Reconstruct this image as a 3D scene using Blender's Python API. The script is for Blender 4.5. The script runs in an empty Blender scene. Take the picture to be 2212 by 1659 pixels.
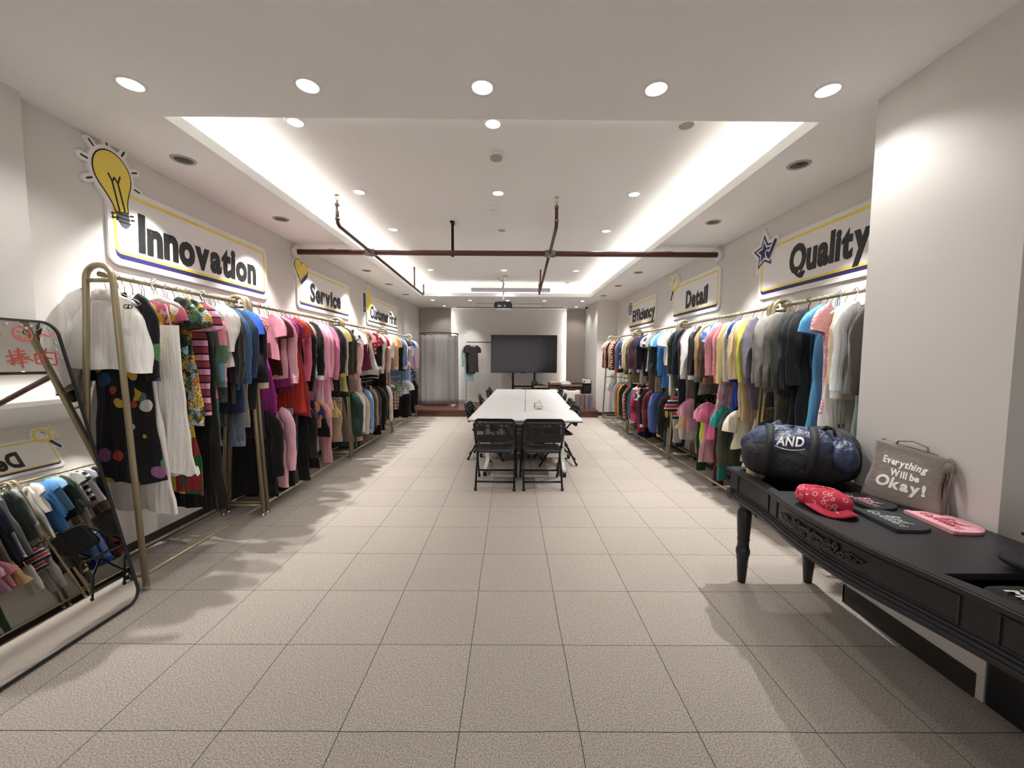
import bpy, math, random
import numpy as np
from mathutils import Vector, Matrix
from mathutils.geometry import tessellate_polygon
PI = math.pi
S = bpy.context.scene
COL = S.collection
rnd = random.Random(7)

# ---------------------------------------------------------------- camera, exposure, lights
FPX = 852.6
cam = bpy.data.cameras.new('camera')
cam.sensor_width = 36.0
cam.lens = 36.0 * FPX / 2212.0
cam.clip_start = 0.02
camo = bpy.data.objects.new('camera', cam)
COL.objects.link(camo)
pitch, yaw, roll = .0662, .0039, .0062
fw = Vector((math.sin(yaw) * math.cos(pitch), math.cos(yaw) * math.cos(pitch), -math.sin(pitch)))
rt = Vector((math.cos(yaw), -math.sin(yaw), 0))
up = rt.cross(fw)
r2 = rt * math.cos(roll) + up * math.sin(roll)
u2 = -rt * math.sin(roll) + up * math.cos(roll)
camo.matrix_world = Matrix(((r2.x, u2.x, -fw.x, 0), (r2.y, u2.y, -fw.y, 0), (r2.z, u2.z, -fw.z, 1.5622), (0, 0, 0, 1)))
S.camera = camo
S.view_settings.view_transform = 'Standard'
S.view_settings.look = 'None'
S.view_settings.gamma = 1
S.view_settings.use_curve_mapping = False
S.view_settings.exposure = 0.38
S.cycles.use_denoising = True
S.cycles.max_bounces = 6
S.cycles.diffuse_bounces = 4
S.cycles.glossy_bounces = 3
S.cycles.use_adaptive_sampling = True
S.cycles.adaptive_threshold = .15
S.cycles.adaptive_min_samples = 20
S.cycles.sample_clamp_indirect = 6
W = bpy.data.worlds.new('world'); S.world = W
W.use_nodes = True
W.node_tree.nodes['Background'].inputs[0].default_value = (1, .965, .93, 1)
W.node_tree.nodes['Background'].inputs[1].default_value = 1.0  # even fill light, entering by the opening added in the front wall

E_ROW, E_MAIN, E_WALL, E_FAR, E_COVE, E_PANEL = 31, 18, 190, 24, 3.1, 2.2   # watts
WARM, NEUT = (1, .965, .90), (1, .985, .965)

def light(kind, name, loc, energy, color=NEUT, aim=None, parent=None, **kw):
    l = bpy.data.lights.new(name, kind); l.energy = energy; l.color = color
    for k, v in kw.items(): setattr(l, k, v)
    o = bpy.data.objects.new(name, l); COL.objects.link(o); o.location = loc
    if aim is not None:
        o.rotation_euler = Vector(aim).to_track_quat('-Z', 'Y').to_euler()
    if parent: o.parent = parent
    return o

# soffit / ceiling geometry numbers
ZS, ZC = 3.10, 3.40            # soffit and raised ceiling heights
CX0, CX1, CY0, CY1 = -2.25, 2.00, 2.66, 10.05   # opening of the raised ceiling
RC = .16                       # depth of the cove recess
LW, RW, YB, YN = -2.96, 2.87, 12.60, -2.4
# cove strip lights lie behind the lips
ZL = 3.135
cv = dict(shape='RECTANGLE', color=WARM)
yc, yl, xc, xl = (CY0 + CY1) / 2, CY1 - CY0, (CX0 + CX1) / 2, CX1 - CX0
def strip_light(name, loc, length, along_y, aim, e):
    o = light('AREA', name, loc, e, color=WARM, shape='RECTANGLE', size=.03, size_y=length)
    z = -Vector(aim).normalized(); y = Vector((0, 1, 0)) if along_y == 'y' else (Vector((1, 0, 0)) if along_y == 'x' else Vector((0, 0, 1)))
    x = y.cross(z).normalized(); y = z.cross(x)
    o.matrix_world = Matrix(((x.x, y.x, z.x, loc[0]), (x.y, y.y, z.y, loc[1]), (x.z, y.z, z.z, loc[2]), (0, 0, 0, 1)))
    return o
strip_light('cove_strip', (CX0 - RC + .03, yc, ZL), yl, 'y', (.75, 0, .6), E_COVE * 7.4)
strip_light('cove_strip', (CX1 + RC - .03, yc, ZL), yl, 'y', (-.75, 0, .6), E_COVE * 7.4)
strip_light('cove_strip', (xc, CY1 + RC - .03, ZL), xl, 'x', (0, -.75, .6), E_COVE * 3.2)
strip_light('cove_strip', (xc, CY0 - RC + .03, ZL), xl, 'x', (0, .75, .6), E_COVE * 2.0)
# strips behind the side panels of the stage wall
strip_light('panel_strip', (-1.93, 12.5, 1.6), 2.8, 'z', (1, .25, 0), E_PANEL * 2.6)
strip_light('panel_strip', (1.81, 12.5, 1.6), 2.8, 'z', (-1, .25, 0), E_PANEL * 2.6)

# ---------------------------------------------------------------- helpers
def lin(h):
    h = h.lstrip('#'); c = [int(h[i:i + 2], 16) / 255 for i in (0, 2, 4)]
    return tuple(x / 12.92 if x <= .04045 else ((x + .055) / 1.055) ** 2.4 for x in c) + (1,)

class NT:
    def __init__(s, name):
        s.m = bpy.data.materials.new(name); s.m.use_nodes = True
        s.t = s.m.node_tree; s.b = s.t.nodes['Principled BSDF']
    def n(s, typ, **kw):
        nd = s.t.nodes.new(typ)
        for k, v in kw.items():
            if k.startswith('i_'):
                key = k[2:]; nd.inputs[int(key) if key.isdigit() else key].default_value = v
            else: setattr(nd, k, v)
        return nd
    def l(s, a, b): s.t.links.new(a, b)
    def coord(s): return s.n('ShaderNodeTexCoord').outputs['Object']
    def mapping(s, scale, vec=None):
        mp = s.n('ShaderNodeMapping'); mp.inputs['Scale'].default_value = scale
        s.l(vec or s.coord(), mp.inputs['Vector']); return mp.outputs[0]
    def noise(s, scale, detail=2, vec=None, rough=.5):
        nd = s.n('ShaderNodeTexNoise'); nd.inputs['Scale'].default_value = scale; nd.inputs['Detail'].default_value = detail
        nd.inputs['Roughness'].default_value = rough
        s.l(vec or s.coord(), nd.inputs['Vector']); return nd.outputs['Fac']
    def ramp(s, fac, stops, interp='LINEAR'):
        r = s.n('ShaderNodeValToRGB'); cr = r.color_ramp; cr.interpolation = interp
        while len(cr.elements) < len(stops): cr.elements.new(.5)
        for e, (p, c) in zip(cr.elements, stops): e.position = p; e.color = c
        s.l(fac, r.inputs[0]); return r.outputs[0]
    def mix(s, fac, a, b, mode='MIX'):
        m = s.n('ShaderNodeMix', data_type='RGBA', blend_type=mode)
        for sock, v in ((m.inputs[0], fac), (m.inputs[6], a), (m.inputs[7], b)):
            if hasattr(v, 'links'): s.l(v, sock)
            else: sock.default_value = v
        return m.outputs[2]
    def math(s, op, a, b=None):
        m = s.n('ShaderNodeMath', operation=op)
        for sock, v in ((m.inputs[0], a), (m.inputs[1], b)):
            if v is None: continue
            if hasattr(v, 'links'): s.l(v, sock)
            else: sock.default_value = v
        return m.outputs[0]
    def base(s, c):
        if hasattr(c, 'links'): s.l(c, s.b.inputs['Base Color'])
        else: s.b.inputs['Base Color'].default_value = c
    def bump(s, h, strength, dist=.01):
        bp = s.n('ShaderNodeBump'); bp.inputs['Strength'].default_value = strength; bp.inputs['Distance'].default_value = dist
        s.l(h, bp.inputs['Height']); s.l(bp.outputs[0], s.b.inputs['Normal'])
    def set(s, **kw):
        for k, v in kw.items(): s.b.inputs[k.replace('_', ' ')].default_value = v
        return s

def solid(name, hx, rough=.5, metal=0, spec=.5, var=0, bump=0, bscale=200):
    t = NT(name); c = lin(hx)
    if var:
        f = t.noise(3, 3); t.base(t.mix(t.math('MULTIPLY', f, var), c, tuple(x * .6 for x in c[:3]) + (1,)))
    else: t.base(c)
    t.set(Roughness=rough, Metallic=metal, Specular_IOR_Level=spec)
    if bump: t.bump(t.noise(bscale, 2), bump, .002)
    return t.m

def emis(name, col, strength):
    t = NT(name); t.base((0, 0, 0, 1)); t.b.inputs['Emission Color'].default_value = col; t.b.inputs['Emission Strength'].default_value = strength
    return t.m

class MB:
    def __init__(s): s.v = []; s.f = []
    def add(s, V, F):
        o = len(s.v); s.v += [tuple(map(float, p)) for p in V]; s.f += [tuple(i + o for i in q) for q in F]; return s
    def box(s, a, b, rot=0, piv=None):
        x0, y0, z0 = a; x1, y1, z1 = b
        V = [(x0, y0, z0), (x1, y0, z0), (x1, y1, z0), (x0, y1, z0), (x0, y0, z1), (x1, y0, z1), (x1, y1, z1), (x0, y1, z1)]
        if rot:
            px, py = piv or ((x0 + x1) / 2, (y0 + y1) / 2); c, n = math.cos(rot), math.sin(rot)
            V = [(px + (x - px) * c - (y - py) * n, py + (x - px) * n + (y - py) * c, z) for x, y, z in V]
        return s.add(V, [(0, 3, 2, 1), (4, 5, 6, 7), (0, 1, 5, 4), (1, 2, 6, 5), (2, 3, 7, 6), (3, 0, 4, 7)])
    def tube(s, pts, r, n=8, cap=True, sq=1.0):
        P = [Vector(p) for p in pts]; k = len(P); R = r if hasattr(r, '__len__') else [r] * k
        V = []; u = None
        for i, p in enumerate(P):
            d = (P[min(i + 1, k - 1)] - P[max(i - 1, 0)]).normalized()
            if u is None:
                a = Vector((0, 0, 1)) if abs(d.z) < .9 else Vector((0, 1, 0)); u = (a - d * a.dot(d)).normalized()
            else:
                u = (u - d * u.dot(d)); u = u.normalized() if u.length > 1e-6 else d.orthogonal().normalized()
            w = d.cross(u)
            for j in range(n):
                t = 2 * PI * j / n; V.append(p + (u * math.cos(t) + w * math.sin(t) * sq) * R[i])
        F = [(i * n + j, i * n + (j + 1) % n, (i + 1) * n + (j + 1) % n, (i + 1) * n + j) for i in range(k - 1) for j in range(n)]
        if cap: F += [tuple(range(n - 1, -1, -1)), tuple((k - 1) * n + j for j in range(n))]
        return s.add(V, F)
    def bar(s, a, b, w, h):
        "rectangular bar from a to b"
        a, b = Vector(a), Vector(b); d = (b - a).normalized(); q = Vector((0, 0, 1)) if abs(d.z) < .9 else Vector((0, 1, 0))
        u = d.cross(q).normalized() * w / 2; v = u.cross(d).normalized() * h / 2
        V = [p + su * u + sv * v for p in (a, b) for su, sv in ((-1, -1), (1, -1), (1, 1), (-1, 1))]
        return s.add(V, [(0, 1, 2, 3), (7, 6, 5, 4), (0, 4, 5, 1), (1, 5, 6, 2), (2, 6, 7, 3), (3, 7, 4, 0)])
    def lathe(s, prof, n=20, c=(0, 0, 0), a0=0, a1=2 * PI, cap=True):
        full = abs(a1 - a0 - 2 * PI) < 1e-6; m = n if full else n + 1; V = []
        for r, z in prof:
            for j in range(m):
                t = a0 + (a1 - a0) * j / n; V.append((c[0] + r * math.cos(t), c[1] + r * math.sin(t), c[2] + z))
        F = [(i * m + j, i * m + (j + 1) % m, (i + 1) * m + (j + 1) % m, (i + 1) * m + j) for i in range(len(prof) - 1) for j in range(m if full else n)]
        if full and cap:
            if prof[0][0] > 1e-5: F.append(tuple(range(m - 1, -1, -1)))
            if prof[-1][0] > 1e-5: F.append(tuple((len(prof) - 1) * m + j for j in range(m)))
        return s.add(V, F)
    def grid(s, P, closeu=False):
        nu, nv = len(P), len(P[0]); V = [q for row in P for q in row]; F = []
        for i in range(nu if closeu else nu - 1):
            for j in range(nv - 1):
                i2 = (i + 1) % nu; F.append((i * nv + j, i2 * nv + j, i2 * nv + j + 1, i * nv + j + 1))
        return s.add(V, F)
    def ext(s, poly, d0, d1, axes='xz', holes=()):
        "flat outline (in the plane 'xz' or 'xy' or 'yz') given thickness from d0 to d1"
        loops = [list(poly)] + [list(h) for h in holes]
        flat = [p for lp in loops for p in lp]; tri = tessellate_polygon([[Vector((p[0], p[1], 0)) for p in lp] for lp in loops])
        def pt(p, d): return {'xz': (p[0], d, p[1]), 'xy': (p[0], p[1], d), 'yz': (d, p[0], p[1])}[axes]
        N = len(flat); V = [pt(p, d0) for p in flat] + [pt(p, d1) for p in flat]
        F = [tuple(t) for t in tri] + [tuple(i + N for i in reversed(t)) for t in tri]; o = 0
        for lp in loops:
            m = len(lp); F += [(o + i, o + (i + 1) % m, N + o + (i + 1) % m, N + o + i) for i in range(m)]; o += m
        return s.add(V, F)
    def build(s, name, mat, parent=None, smooth=False, bev=0, seg=2, solidify=0, sub=0, loc=None, fixn=True):
        me = bpy.data.meshes.new(name); me.from_pydata(s.v, [], s.f); me.update()
        if fixn:
            import bmesh
            bm = bmesh.new(); bm.from_mesh(me); bmesh.ops.recalc_face_normals(bm, faces=bm.faces); bm.to_mesh(me); bm.free()
        if smooth: me.polygons.foreach_set('use_smooth', [True] * len(me.polygons))
        o = bpy.data.objects.new(name, me); COL.objects.link(o)
        if mat: me.materials.append(mat)
        if parent: o.parent = parent
        if loc: o.location = loc
        if bev:
            b = o.modifiers.new('bevel', 'BEVEL'); b.width = bev; b.segments = seg; b.limit_method = 'ANGLE'
        if solidify:
            b = o.modifiers.new('thick', 'SOLIDIFY'); b.thickness = solidify; b.offset = 0
        if sub:
            b = o.modifiers.new('sub', 'SUBSURF'); b.levels = sub; b.render_levels = sub
        return o

def tag(o, label, cat, group=None):
    o['label'] = label; o['category'] = cat
    if group: o['group'] = group
    return o
def thing(name, label, cat, loc=(0, 0, 0), rz=0, group=None):
    o = bpy.data.objects.new(name, None); COL.objects.link(o); o.location = loc; o.rotation_euler = (0, 0, rz); o.empty_display_size = .05
    return tag(o, label, cat, group)
def struct(o): o['kind'] = 'structure'; return o
def copy_tree(o, parent=None):
    c = o.copy(); COL.objects.link(c)
    if parent: c.parent = parent
    for ch in list(o.children): copy_tree(ch, c)
    return c
def rrect(x0, y0, x1, y1, r, n=6):
    P = []
    for cx, cy, a in ((x1 - r, y1 - r, 0), (x0 + r, y1 - r, PI / 2), (x0 + r, y0 + r, PI), (x1 - r, y0 + r, 3 * PI / 2)):
        P += [(cx + r * math.cos(a + PI / 2 * i / n), cy + r * math.sin(a + PI / 2 * i / n)) for i in range(n + 1)]
    return P
def circ(cx, cy, r, n=24, ry=None): return [(cx + r * math.cos(2 * PI * i / n), cy + (ry or r) * math.sin(2 * PI * i / n)) for i in range(n)]
def capsule(x0, y0, x1, y1, r, n=6):
    a = math.atan2(y1 - y0, x1 - x0); P = []
    for cx, cy, b in ((x1, y1, a - PI / 2), (x0, y0, a + PI / 2)):
        P += [(cx + r * math.cos(b + PI * i / n), cy + r * math.sin(b + PI * i / n)) for i in range(n + 1)]
    return P
def offset_poly(P, d):
    n = len(P); area = sum(P[i][0] * P[(i + 1) % n][1] - P[(i + 1) % n][0] * P[i][1] for i in range(n)); sg = 1 if area > 0 else -1; Q = []
    for i in range(n):
        a, b, c = Vector(P[i - 1]), Vector(P[i]), Vector(P[(i + 1) % n]); e1, e2 = (b - a), (c - b)
        if e1.length < 1e-7: e1 = e2
        if e2.length < 1e-7: e2 = e1
        e1, e2 = e1.normalized(), e2.normalized(); n1, n2 = Vector((e1.y, -e1.x)) * sg, Vector((e2.y, -e2.x)) * sg; m = n1 + n2
        if m.length < 1e-5: m = n1
        m.normalize(); k = min(1 / max(m.dot(n1), .5), 2); Q.append(tuple(b + m * d * k))
    return Q
GLYPH = {}
def glyph(ch, bold, extrude, shear):
    k = (ch, bold, extrude, shear)
    if k not in GLYPH:
        cu = bpy.data.curves.new('lettering', 'FONT'); cu.body = ch; cu.size = 1; cu.offset = bold; cu.extrude = extrude; cu.shear = shear; cu.resolution_u = 3
        o = bpy.data.objects.new('lettering', cu); COL.objects.link(o)
        me = bpy.data.meshes.new_from_object(o.evaluated_get(bpy.context.evaluated_depsgraph_get()))
        GLYPH[k] = (np.array([v.co[:] for v in me.vertices]), [tuple(q.vertices) for q in me.polygons])
        bpy.data.objects.remove(o); bpy.data.curves.remove(cu); bpy.data.meshes.remove(me)
    return GLYPH[k]
def text_mesh(body, width, height, bold=.02, extrude=.003, shear=0.0, gap=None, jitter=0):
    "verts/faces of a word fitted to width x height, in the xz plane, facing -y, centred on the origin"
    VV, F, cur = [], [], 0.0; RJ = random.Random(len(body)); gap = gap if gap is not None else max(.012, .085 - 1.5 * bold)
    for ch in body:
        if ch == ' ': cur += .20; continue
        V, f = glyph(ch, bold, extrude, shear); V = V.copy(); b0 = V[:, 1].min()
        if jitter: V[:, 1] = b0 + (V[:, 1] - b0) * (1 + RJ.uniform(-jitter, jitter)) + RJ.uniform(-jitter, jitter) * .25
        V[:, 2] += .0003 * (len(VV) % 2); V[:, 0] += cur - V[:, 0].min(); cur = V[:, 0].max() + gap
        n = sum(len(v) for v in VV); VV.append(V); F += [tuple(i + n for i in q) for q in f]
    V = np.concatenate(VV); lo, hi = V.min(0), V.max(0); c = (lo + hi) / 2
    sx = width / (hi[0] - lo[0]); sy = height / (hi[1] - lo[1]) if height else sx
    return [((x - c[0]) * sx, -z, (y - c[1]) * sy) for x, y, z in V], F

# ---------------------------------------------------------------- materials of the room
def paint(name, hx, bump=.05):
    t = NT(name); c = lin(hx); f = t.noise(1.3, 3)
    t.base(t.mix(t.math('MULTIPLY', f, .18), c, tuple(x * .86 for x in c[:3]) + (1,)))
    t.set(Roughness=.75, Specular_IOR_Level=.3); t.bump(t.noise(180, 2), bump, .002); return t.m
M_wall = paint('wall_paint', '#dcd8d3')
M_ceil = paint('ceiling_paint', '#f0efed', .02)
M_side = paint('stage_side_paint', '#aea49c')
M_recess = paint('dark_grey_brown', '#8a7f78')  # darker grey-brown than the other walls
M_base = solid('dark_baseboard', '#2c2622', .5)
def floor_mat():
    t = NT('carpet_tile'); co = t.coord(); sp = t.n('ShaderNodeSeparateXYZ'); t.l(co, sp.inputs[0])
    def seam(sock, off):
        a = t.math('ADD', sock, 100 - off); a = t.math('DIVIDE', a, .5); a = t.math('FRACT', a); a = t.math('SUBTRACT', a, .5); a = t.math('ABSOLUTE', a)
        return t.math('GREATER_THAN', a, .5 - .0032)
    wob = t.noise(2.5, 1, co); wob = t.math('MULTIPLY', t.math('SUBTRACT', wob, .5), .012)
    sx, sy = seam(t.math('ADD', sp.outputs[0], wob), -.2048), seam(t.math('ADD', sp.outputs[1], wob), 1.5527)
    line = t.math('MAXIMUM', sx, sy)
    # every tile has its own slight tone
    fl = t.n('ShaderNodeVectorMath', operation='FLOOR'); ad = t.n('ShaderNodeVectorMath', operation='ADD'); ad.inputs[1].default_value = (100.2048, 98.4473, 0)
    sc = t.n('ShaderNodeVectorMath', operation='SCALE'); sc.inputs['Scale'].default_value = 2
    t.l(co, ad.inputs[0]); t.l(ad.outputs[0], sc.inputs[0]); t.l(sc.outputs[0], fl.inputs[0])
    wn = t.n('ShaderNodeTexWhiteNoise', noise_dimensions='2D'); t.l(fl.outputs[0], wn.inputs['Vector'])
    fine = t.noise(150, 3, co, .7); mid = t.noise(28, 2, co); big = t.noise(1.1, 3, co)
    c = t.ramp(fine, [(.30, lin('#5f5750')), (.5, lin('#a79d94')), (.70, lin('#d6cdc3'))])
    c = t.mix(t.math('MULTIPLY', mid, .25), c, lin('#8b8279'))
    c = t.mix(t.math('MULTIPLY', wn.outputs['Value'], .16), c, lin('#7d746c'))
    c = t.mix(t.math('MULTIPLY', big, .3), c, lin('#968d84'))
    st = t.noise(6, 3, co); st = t.math('GREATER_THAN', st, .765)
    c = t.mix(t.math('MULTIPLY', st, .45), c, lin('#4d443e'))
    c = t.mix(t.math('MULTIPLY', line, .95), c, lin('#1d1815'))
    t.base(c); t.set(Roughness=.95, Specular_IOR_Level=.15)
    h = t.math('SUBTRACT', t.math('ADD', fine, t.math('MULTIPLY', mid, .6)), t.math('MULTIPLY', line, 2)); t.bump(h, .5, .006); return t.m
M_floor = floor_mat()
def wood_mat():
    t = NT('stage_wood'); n = t.noise(4, 4, t.mapping((2, 30, 30)))
    t.base(t.mix(n, lin('#4a2c26'), lin('#6d463a'))); t.set(Roughness=.35); t.bump(n, .1, .003); return t.m
M_stage = wood_mat()
M_white = solid('white_enamel', '#e6e3df', .4)
M_black = solid('black_plastic', '#16161a', .45)
M_dark = solid('black_metal', '#1b1a1c', .35, .6)
M_chrome = solid('chrome', '#d8d6d2', .2, 1)

# ---------------------------------------------------------------- the room
struct(MB().box((LW - .3, YN, -.1), (RW + .3, YB + .2, 0)).build('floor', M_floor))
cl = MB()
cl.box((LW - .3, YN, ZS), (RW + .3, CY0 - RC, ZS + .5)).box((LW - .3, CY1 + RC, ZS), (RW + .3, YB + .2, ZS + .5))
cl.box((LW - .3, CY0 - RC, ZS), (CX0 - RC, CY1 + RC, ZS + .5)).box((CX1 + RC, CY0 - RC, ZS), (RW + .3, CY1 + RC, ZS + .5))
cl.box((CX0 - RC, CY0 - RC, ZC), (CX1 + RC, CY1 + RC, ZC + .15))
# shelf and lip of the cove
cl.box((CX0 - RC, CY0 - RC, ZS), (CX0 - .0, CY1 + RC, ZS + .018)).box((CX1, CY0 - RC, ZS), (CX1 + RC, CY1 + RC, ZS + .018))
cl.box((CX0, CY0 - RC, ZS), (CX1, CY0, ZS + .018)).box((CX0, CY1, ZS), (CX1, CY1 + RC, ZS + .018))
cl.box((CX0 - .015, CY0 - .015, ZS + .018), (CX0, CY1 + .015, ZS + .085)).box((CX1, CY0 - .015, ZS + .018), (CX1 + .015, CY1 + .015, ZS + .085))
cl.box((CX0, CY0 - .015, ZS + .018), (CX1, CY0, ZS + .085)).box((CX0, CY1, ZS + .018), (CX1, CY1 + .015, ZS + .085))
struct(cl.build('ceiling', M_ceil, fixn=False))
w = MB().box((LW - .2, YN, 0), (LW, YB + .2, ZS)).box((LW, YN, 0), (LW + .075, 2.43, ZS)).box((LW, 10.75, 0), (LW + .09, YB, ZS))
struct(w.build('wall_left', M_wall, fixn=False))
w = MB().box((RW, YN, 0), (RW + .2, YB + .2, ZS)).box((2.17, 1.70, 0), (RW, 2.44, ZS)).box((2.33, 10.70, 0), (RW + .1, YB, ZS))
struct(w.build('wall_right', M_wall, fixn=False))
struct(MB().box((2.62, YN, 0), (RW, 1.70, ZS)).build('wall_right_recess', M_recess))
struct(MB().box((LW - .2, YB, 0), (RW + .2, YB + .2, ZS)).build('wall_back', M_wall))
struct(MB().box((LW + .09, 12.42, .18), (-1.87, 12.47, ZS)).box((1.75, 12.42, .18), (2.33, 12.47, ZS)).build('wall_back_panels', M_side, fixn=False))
# unseen front wall; its opening is added to let world light in as fill
struct(MB().box((LW - .2, YN - .2, 0), (-2.3, YN, ZS)).box((2.3, YN - .2, 0), (RW + .2, YN, ZS)).box((-2.3, YN - .2, 2.7), (2.3, YN, ZS)).build('wall_front', M_wall, fixn=False))
struct(MB().box((LW, 2.44, 0), (LW + .012, 10.34, .1)).box((LW + .075, YN, 0), (LW + .087, 2.44, .1)).build('baseboard_left', M_base, fixn=False))
struct(MB().box((RW - .012, 2.452, 0), (RW, 10.69, .1)).box((2.158, 1.73, 0), (2.17, 2.452, .115)).box((2.158, 2.44, 0), (RW, 2.452, .115)).box((2.32, 10.688, 0), (RW, 10.70, .1)).build('baseboard_right', M_base, fixn=False))
struct(MB().box((LW + .09, 10.36, 0), (2.33, YB, .165)).box((LW + .09, 10.34, .135), (2.33, YB, .18)).build('floor_stage', M_stage, fixn=False))
# dark slot of the projection screen and the thin air slot in the far soffit
struct(MB().box((-1.66, 12.16, ZS - .012), (1.60, 12.25, ZS - .001)).build('trim_1', M_black))
struct(MB().box((-.98, 11.33, ZS - .006), (.95, 11.37, ZS - .001)).build('trim_2', M_recess))
struct(MB().box((-1.87, YB - .02, .18), (1.75, YB - .001, .24)).build('baseboard_back', M_wall))

# ---------------------------------------------------------------- ceiling fittings
M_lamp = emis('lamp_face', (1, .97, .93, 1), 14)
M_lens = solid('dark_lens', '#2a3442', .12, .4)
def downlight(label, x, y, z, e, lit=True, group=None, dark=False, r=.068, angle=2.2, aim=(0, 0, -1), blend=.6):
    t = thing('ceiling_downlight', label, 'ceiling light', (x, y, z), 0, group)
    MB().lathe([(r * .82, -.002), (r * .86, -.009), (r * 1.05, -.009), (r * 1.12, -.001)], 24, cap=False).build('trim_ring', M_white if not dark else M_side, t, smooth=True)
    if dark:
        MB().lathe([(r * .84, -.002), (r * .6, -.0035), (.001, -.004)], 24, cap=False).build('lens', M_lens, t, smooth=True)
    else:
        MB().lathe([(r * .83, -.004), (.001, -.0045)], 24, cap=False).build('lamp_face', M_lamp if lit else M_side, t)
    if lit:
        light('SPOT', 'downlight_beam', (0, 0, -.02), e, aim=aim, parent=t, spot_size=angle, spot_blend=blend, shadow_soft_size=.018 if dark else .04)
    return t
G1 = 'lit downlights across the near soffit'
for i, x in enumerate((-2.16, -1.16, -.17, .82, 1.80)):
    downlight(('lit downlight at the mirror end of the near soffit row', 'second lit downlight in the near soffit row, from the mirror', 'middle lit downlight of the near soffit row', 'fourth lit downlight in the near soffit row, from the mirror', 'lit downlight of the near soffit beside the pillar')[i], x, 2.35, ZS, E_ROW, group=G1)
for j, y in enumerate((3.23, 4.54, 5.83, 7.15, 8.44, 9.76)):
    for i, x in enumerate((-1.70, -.15, 1.37)):
        if j == 2 and i == 1: continue
        lit = not ((j == 0 or j == 5) and i == 2)
        side = ('on the Innovation side', 'on the centre line', 'on the Quality side')[i]
        row = ('nearest row', 'second row', 'row before the red pipe', 'row behind the red pipe', 'row before the projector', 'row above the projector')[j]
        downlight(f"{'lit' if lit else 'unlit'} downlight in the raised ceiling, {row}, {side}", x, y, ZC, E_MAIN, lit=lit, group='downlights in the raised ceiling')
for s, nm, xs in ((-1, ('Innovation', 'Innovation', 'Service', 'Service', 'Customer First', 'Customer First'), -2.58), (1, ('Quality', 'Detail', 'Detail', 'Detail', 'Efficiency', 'Efficiency'), 2.27)):
    for k, y in enumerate((3.22, 4.54, 5.84, 7.16, 8.47, 9.8)):
        o = downlight(f"dark recessed spot in the soffit by the {nm[k]} sign, {('first', 'second', 'third', 'fourth', 'fifth', 'last')[k]} from the near end", xs, y, ZS, E_WALL, dark=True, group='dark recessed wall spots', r=.075, angle=1.5, blend=.75, aim=(0, 0, -1))
for k, x in enumerate((-2.1, -1.1, -.09, .90, 1.92)):
    downlight(f"lit downlight in the far soffit, {('first', 'second', 'third', 'fourth', 'fifth')[k]} counting from the curtain booth", x, 10.72, ZS, E_FAR, group='lit downlights in the far soffit', r=.055)
downlight('lit downlight over the grey curtain booth', -2.0, 11.95, ZS, E_FAR * .7, r=.05)
downlight('lit downlight over the cardboard boxes on the stage', 1.95, 11.9, ZS, E_FAR * .7, r=.05)
light('SPOT', 'stage_wall_beam', (-1.25, 11.75, 3.06), 42, aim=(-.03, .62, -1), spot_size=.85, spot_blend=.8, shadow_soft_size=.04)

def detector(label, x, y, r, h, slots=False):
    t = thing('smoke_detector', label, 'smoke detector', (x, y, ZC))
    MB().lathe([(r, -.001), (r, -h * .55), (r * .9, -h * .6)], 24).build('base', M_white, t, bev=.003)
    MB().lathe([(r * .86, -h * .6), (r * .8, -h * .95), (r * .3, -h), (.001, -h)], 24, cap=False).build('sensor_cap', M_side if not slots else M_white, t, smooth=True)
    if slots:
        m = MB()
        for a in (-.6, 0, .6): m.box((r * .55 * math.sin(a) - .008, -r * .6 - .004, -h * .97), (r * .55 * math.sin(a) + .008, -r * .6 + .012, -h * .8))
        m.build('vent', M_black, t)
    return t
detector('round white smoke detector nearest in the raised ceiling', -.14, 3.69, .065, .055)
detector('small white smoke detector with dark slots', -.22, 4.96, .05, .05, True)
detector('flat grey ceiling sensor just before the red pipe', -.14, 5.83, .06, .012)
detector('flat white sensor near the projector pole', -.13, 8.9, .06, .025)

# air vent in the far side of the raised ceiling
t = thing('air_vent', 'long white slatted air vent in the far cove wall', 'vent', (0, CY1 + RC, 3.285))
m = MB(); m.box((-1.02, -.012, -.055), (1.0, 0, -.047)).box((-1.02, -.012, .047), (1.0, 0, .055)).box((-1.02, -.012, -.055), (-1.01, 0, .055)).box((.99, -.012, -.055), (1.0, 0, .055))
m.build('frame', M_side, t)
m = MB()
for i in range(7): m.box((-1.01, -.010, -.043 + i * .0137), (.99, -.002, -.037 + i * .0137))
for i in range(40): m.box((-1.0 + i * .05, -.011, -.046), (-.995 + i * .05, -.003, .046))
m.build('slats', solid('vent_grey', '#9a94a0', .6), t)
MB().box((-1.01, -.0015, -.05), (.99, -.0005, .05)).build('backing', M_black, t)

# ---------------------------------------------------------------- sprinkler pipes
M_pipe = solid('red_brown_pipe', '#5a2f2a', .45, 0, .5, .5)
M_fit = solid('galvanised_fitting', '#8b8780', .4, .7)
M_brass = solid('sprinkler_brass', '#b9ab90', .35, .8)
YP, ZP = 5.5, 2.985
t = thing('sprinkler_pipe', 'thick red-brown sprinkler main crossing from wall to wall', 'pipe', (0, YP, ZP))
MB().tube([(LW + .05, 0, 0), (RW - .01, 0, 0)], .036, 16).build('pipe', M_pipe, t, smooth=True)
for x in (LW, RW):
    s = 1 if x < 0 else -1
    MB().tube([(x, 0, 0), (x + s * .055, 0, 0)], .085, 20).build('wall_collar', M_white, t, smooth=True, bev=.01)
for x in (-1.92, .53): MB().tube([(x - .07, 0, 0), (x + .07, 0, 0)], .05, 14).tube([(x, -.07, 0), (x, .07, 0)], .042, 14).build('cross_fitting', M_fit, t, smooth=True)
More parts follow.
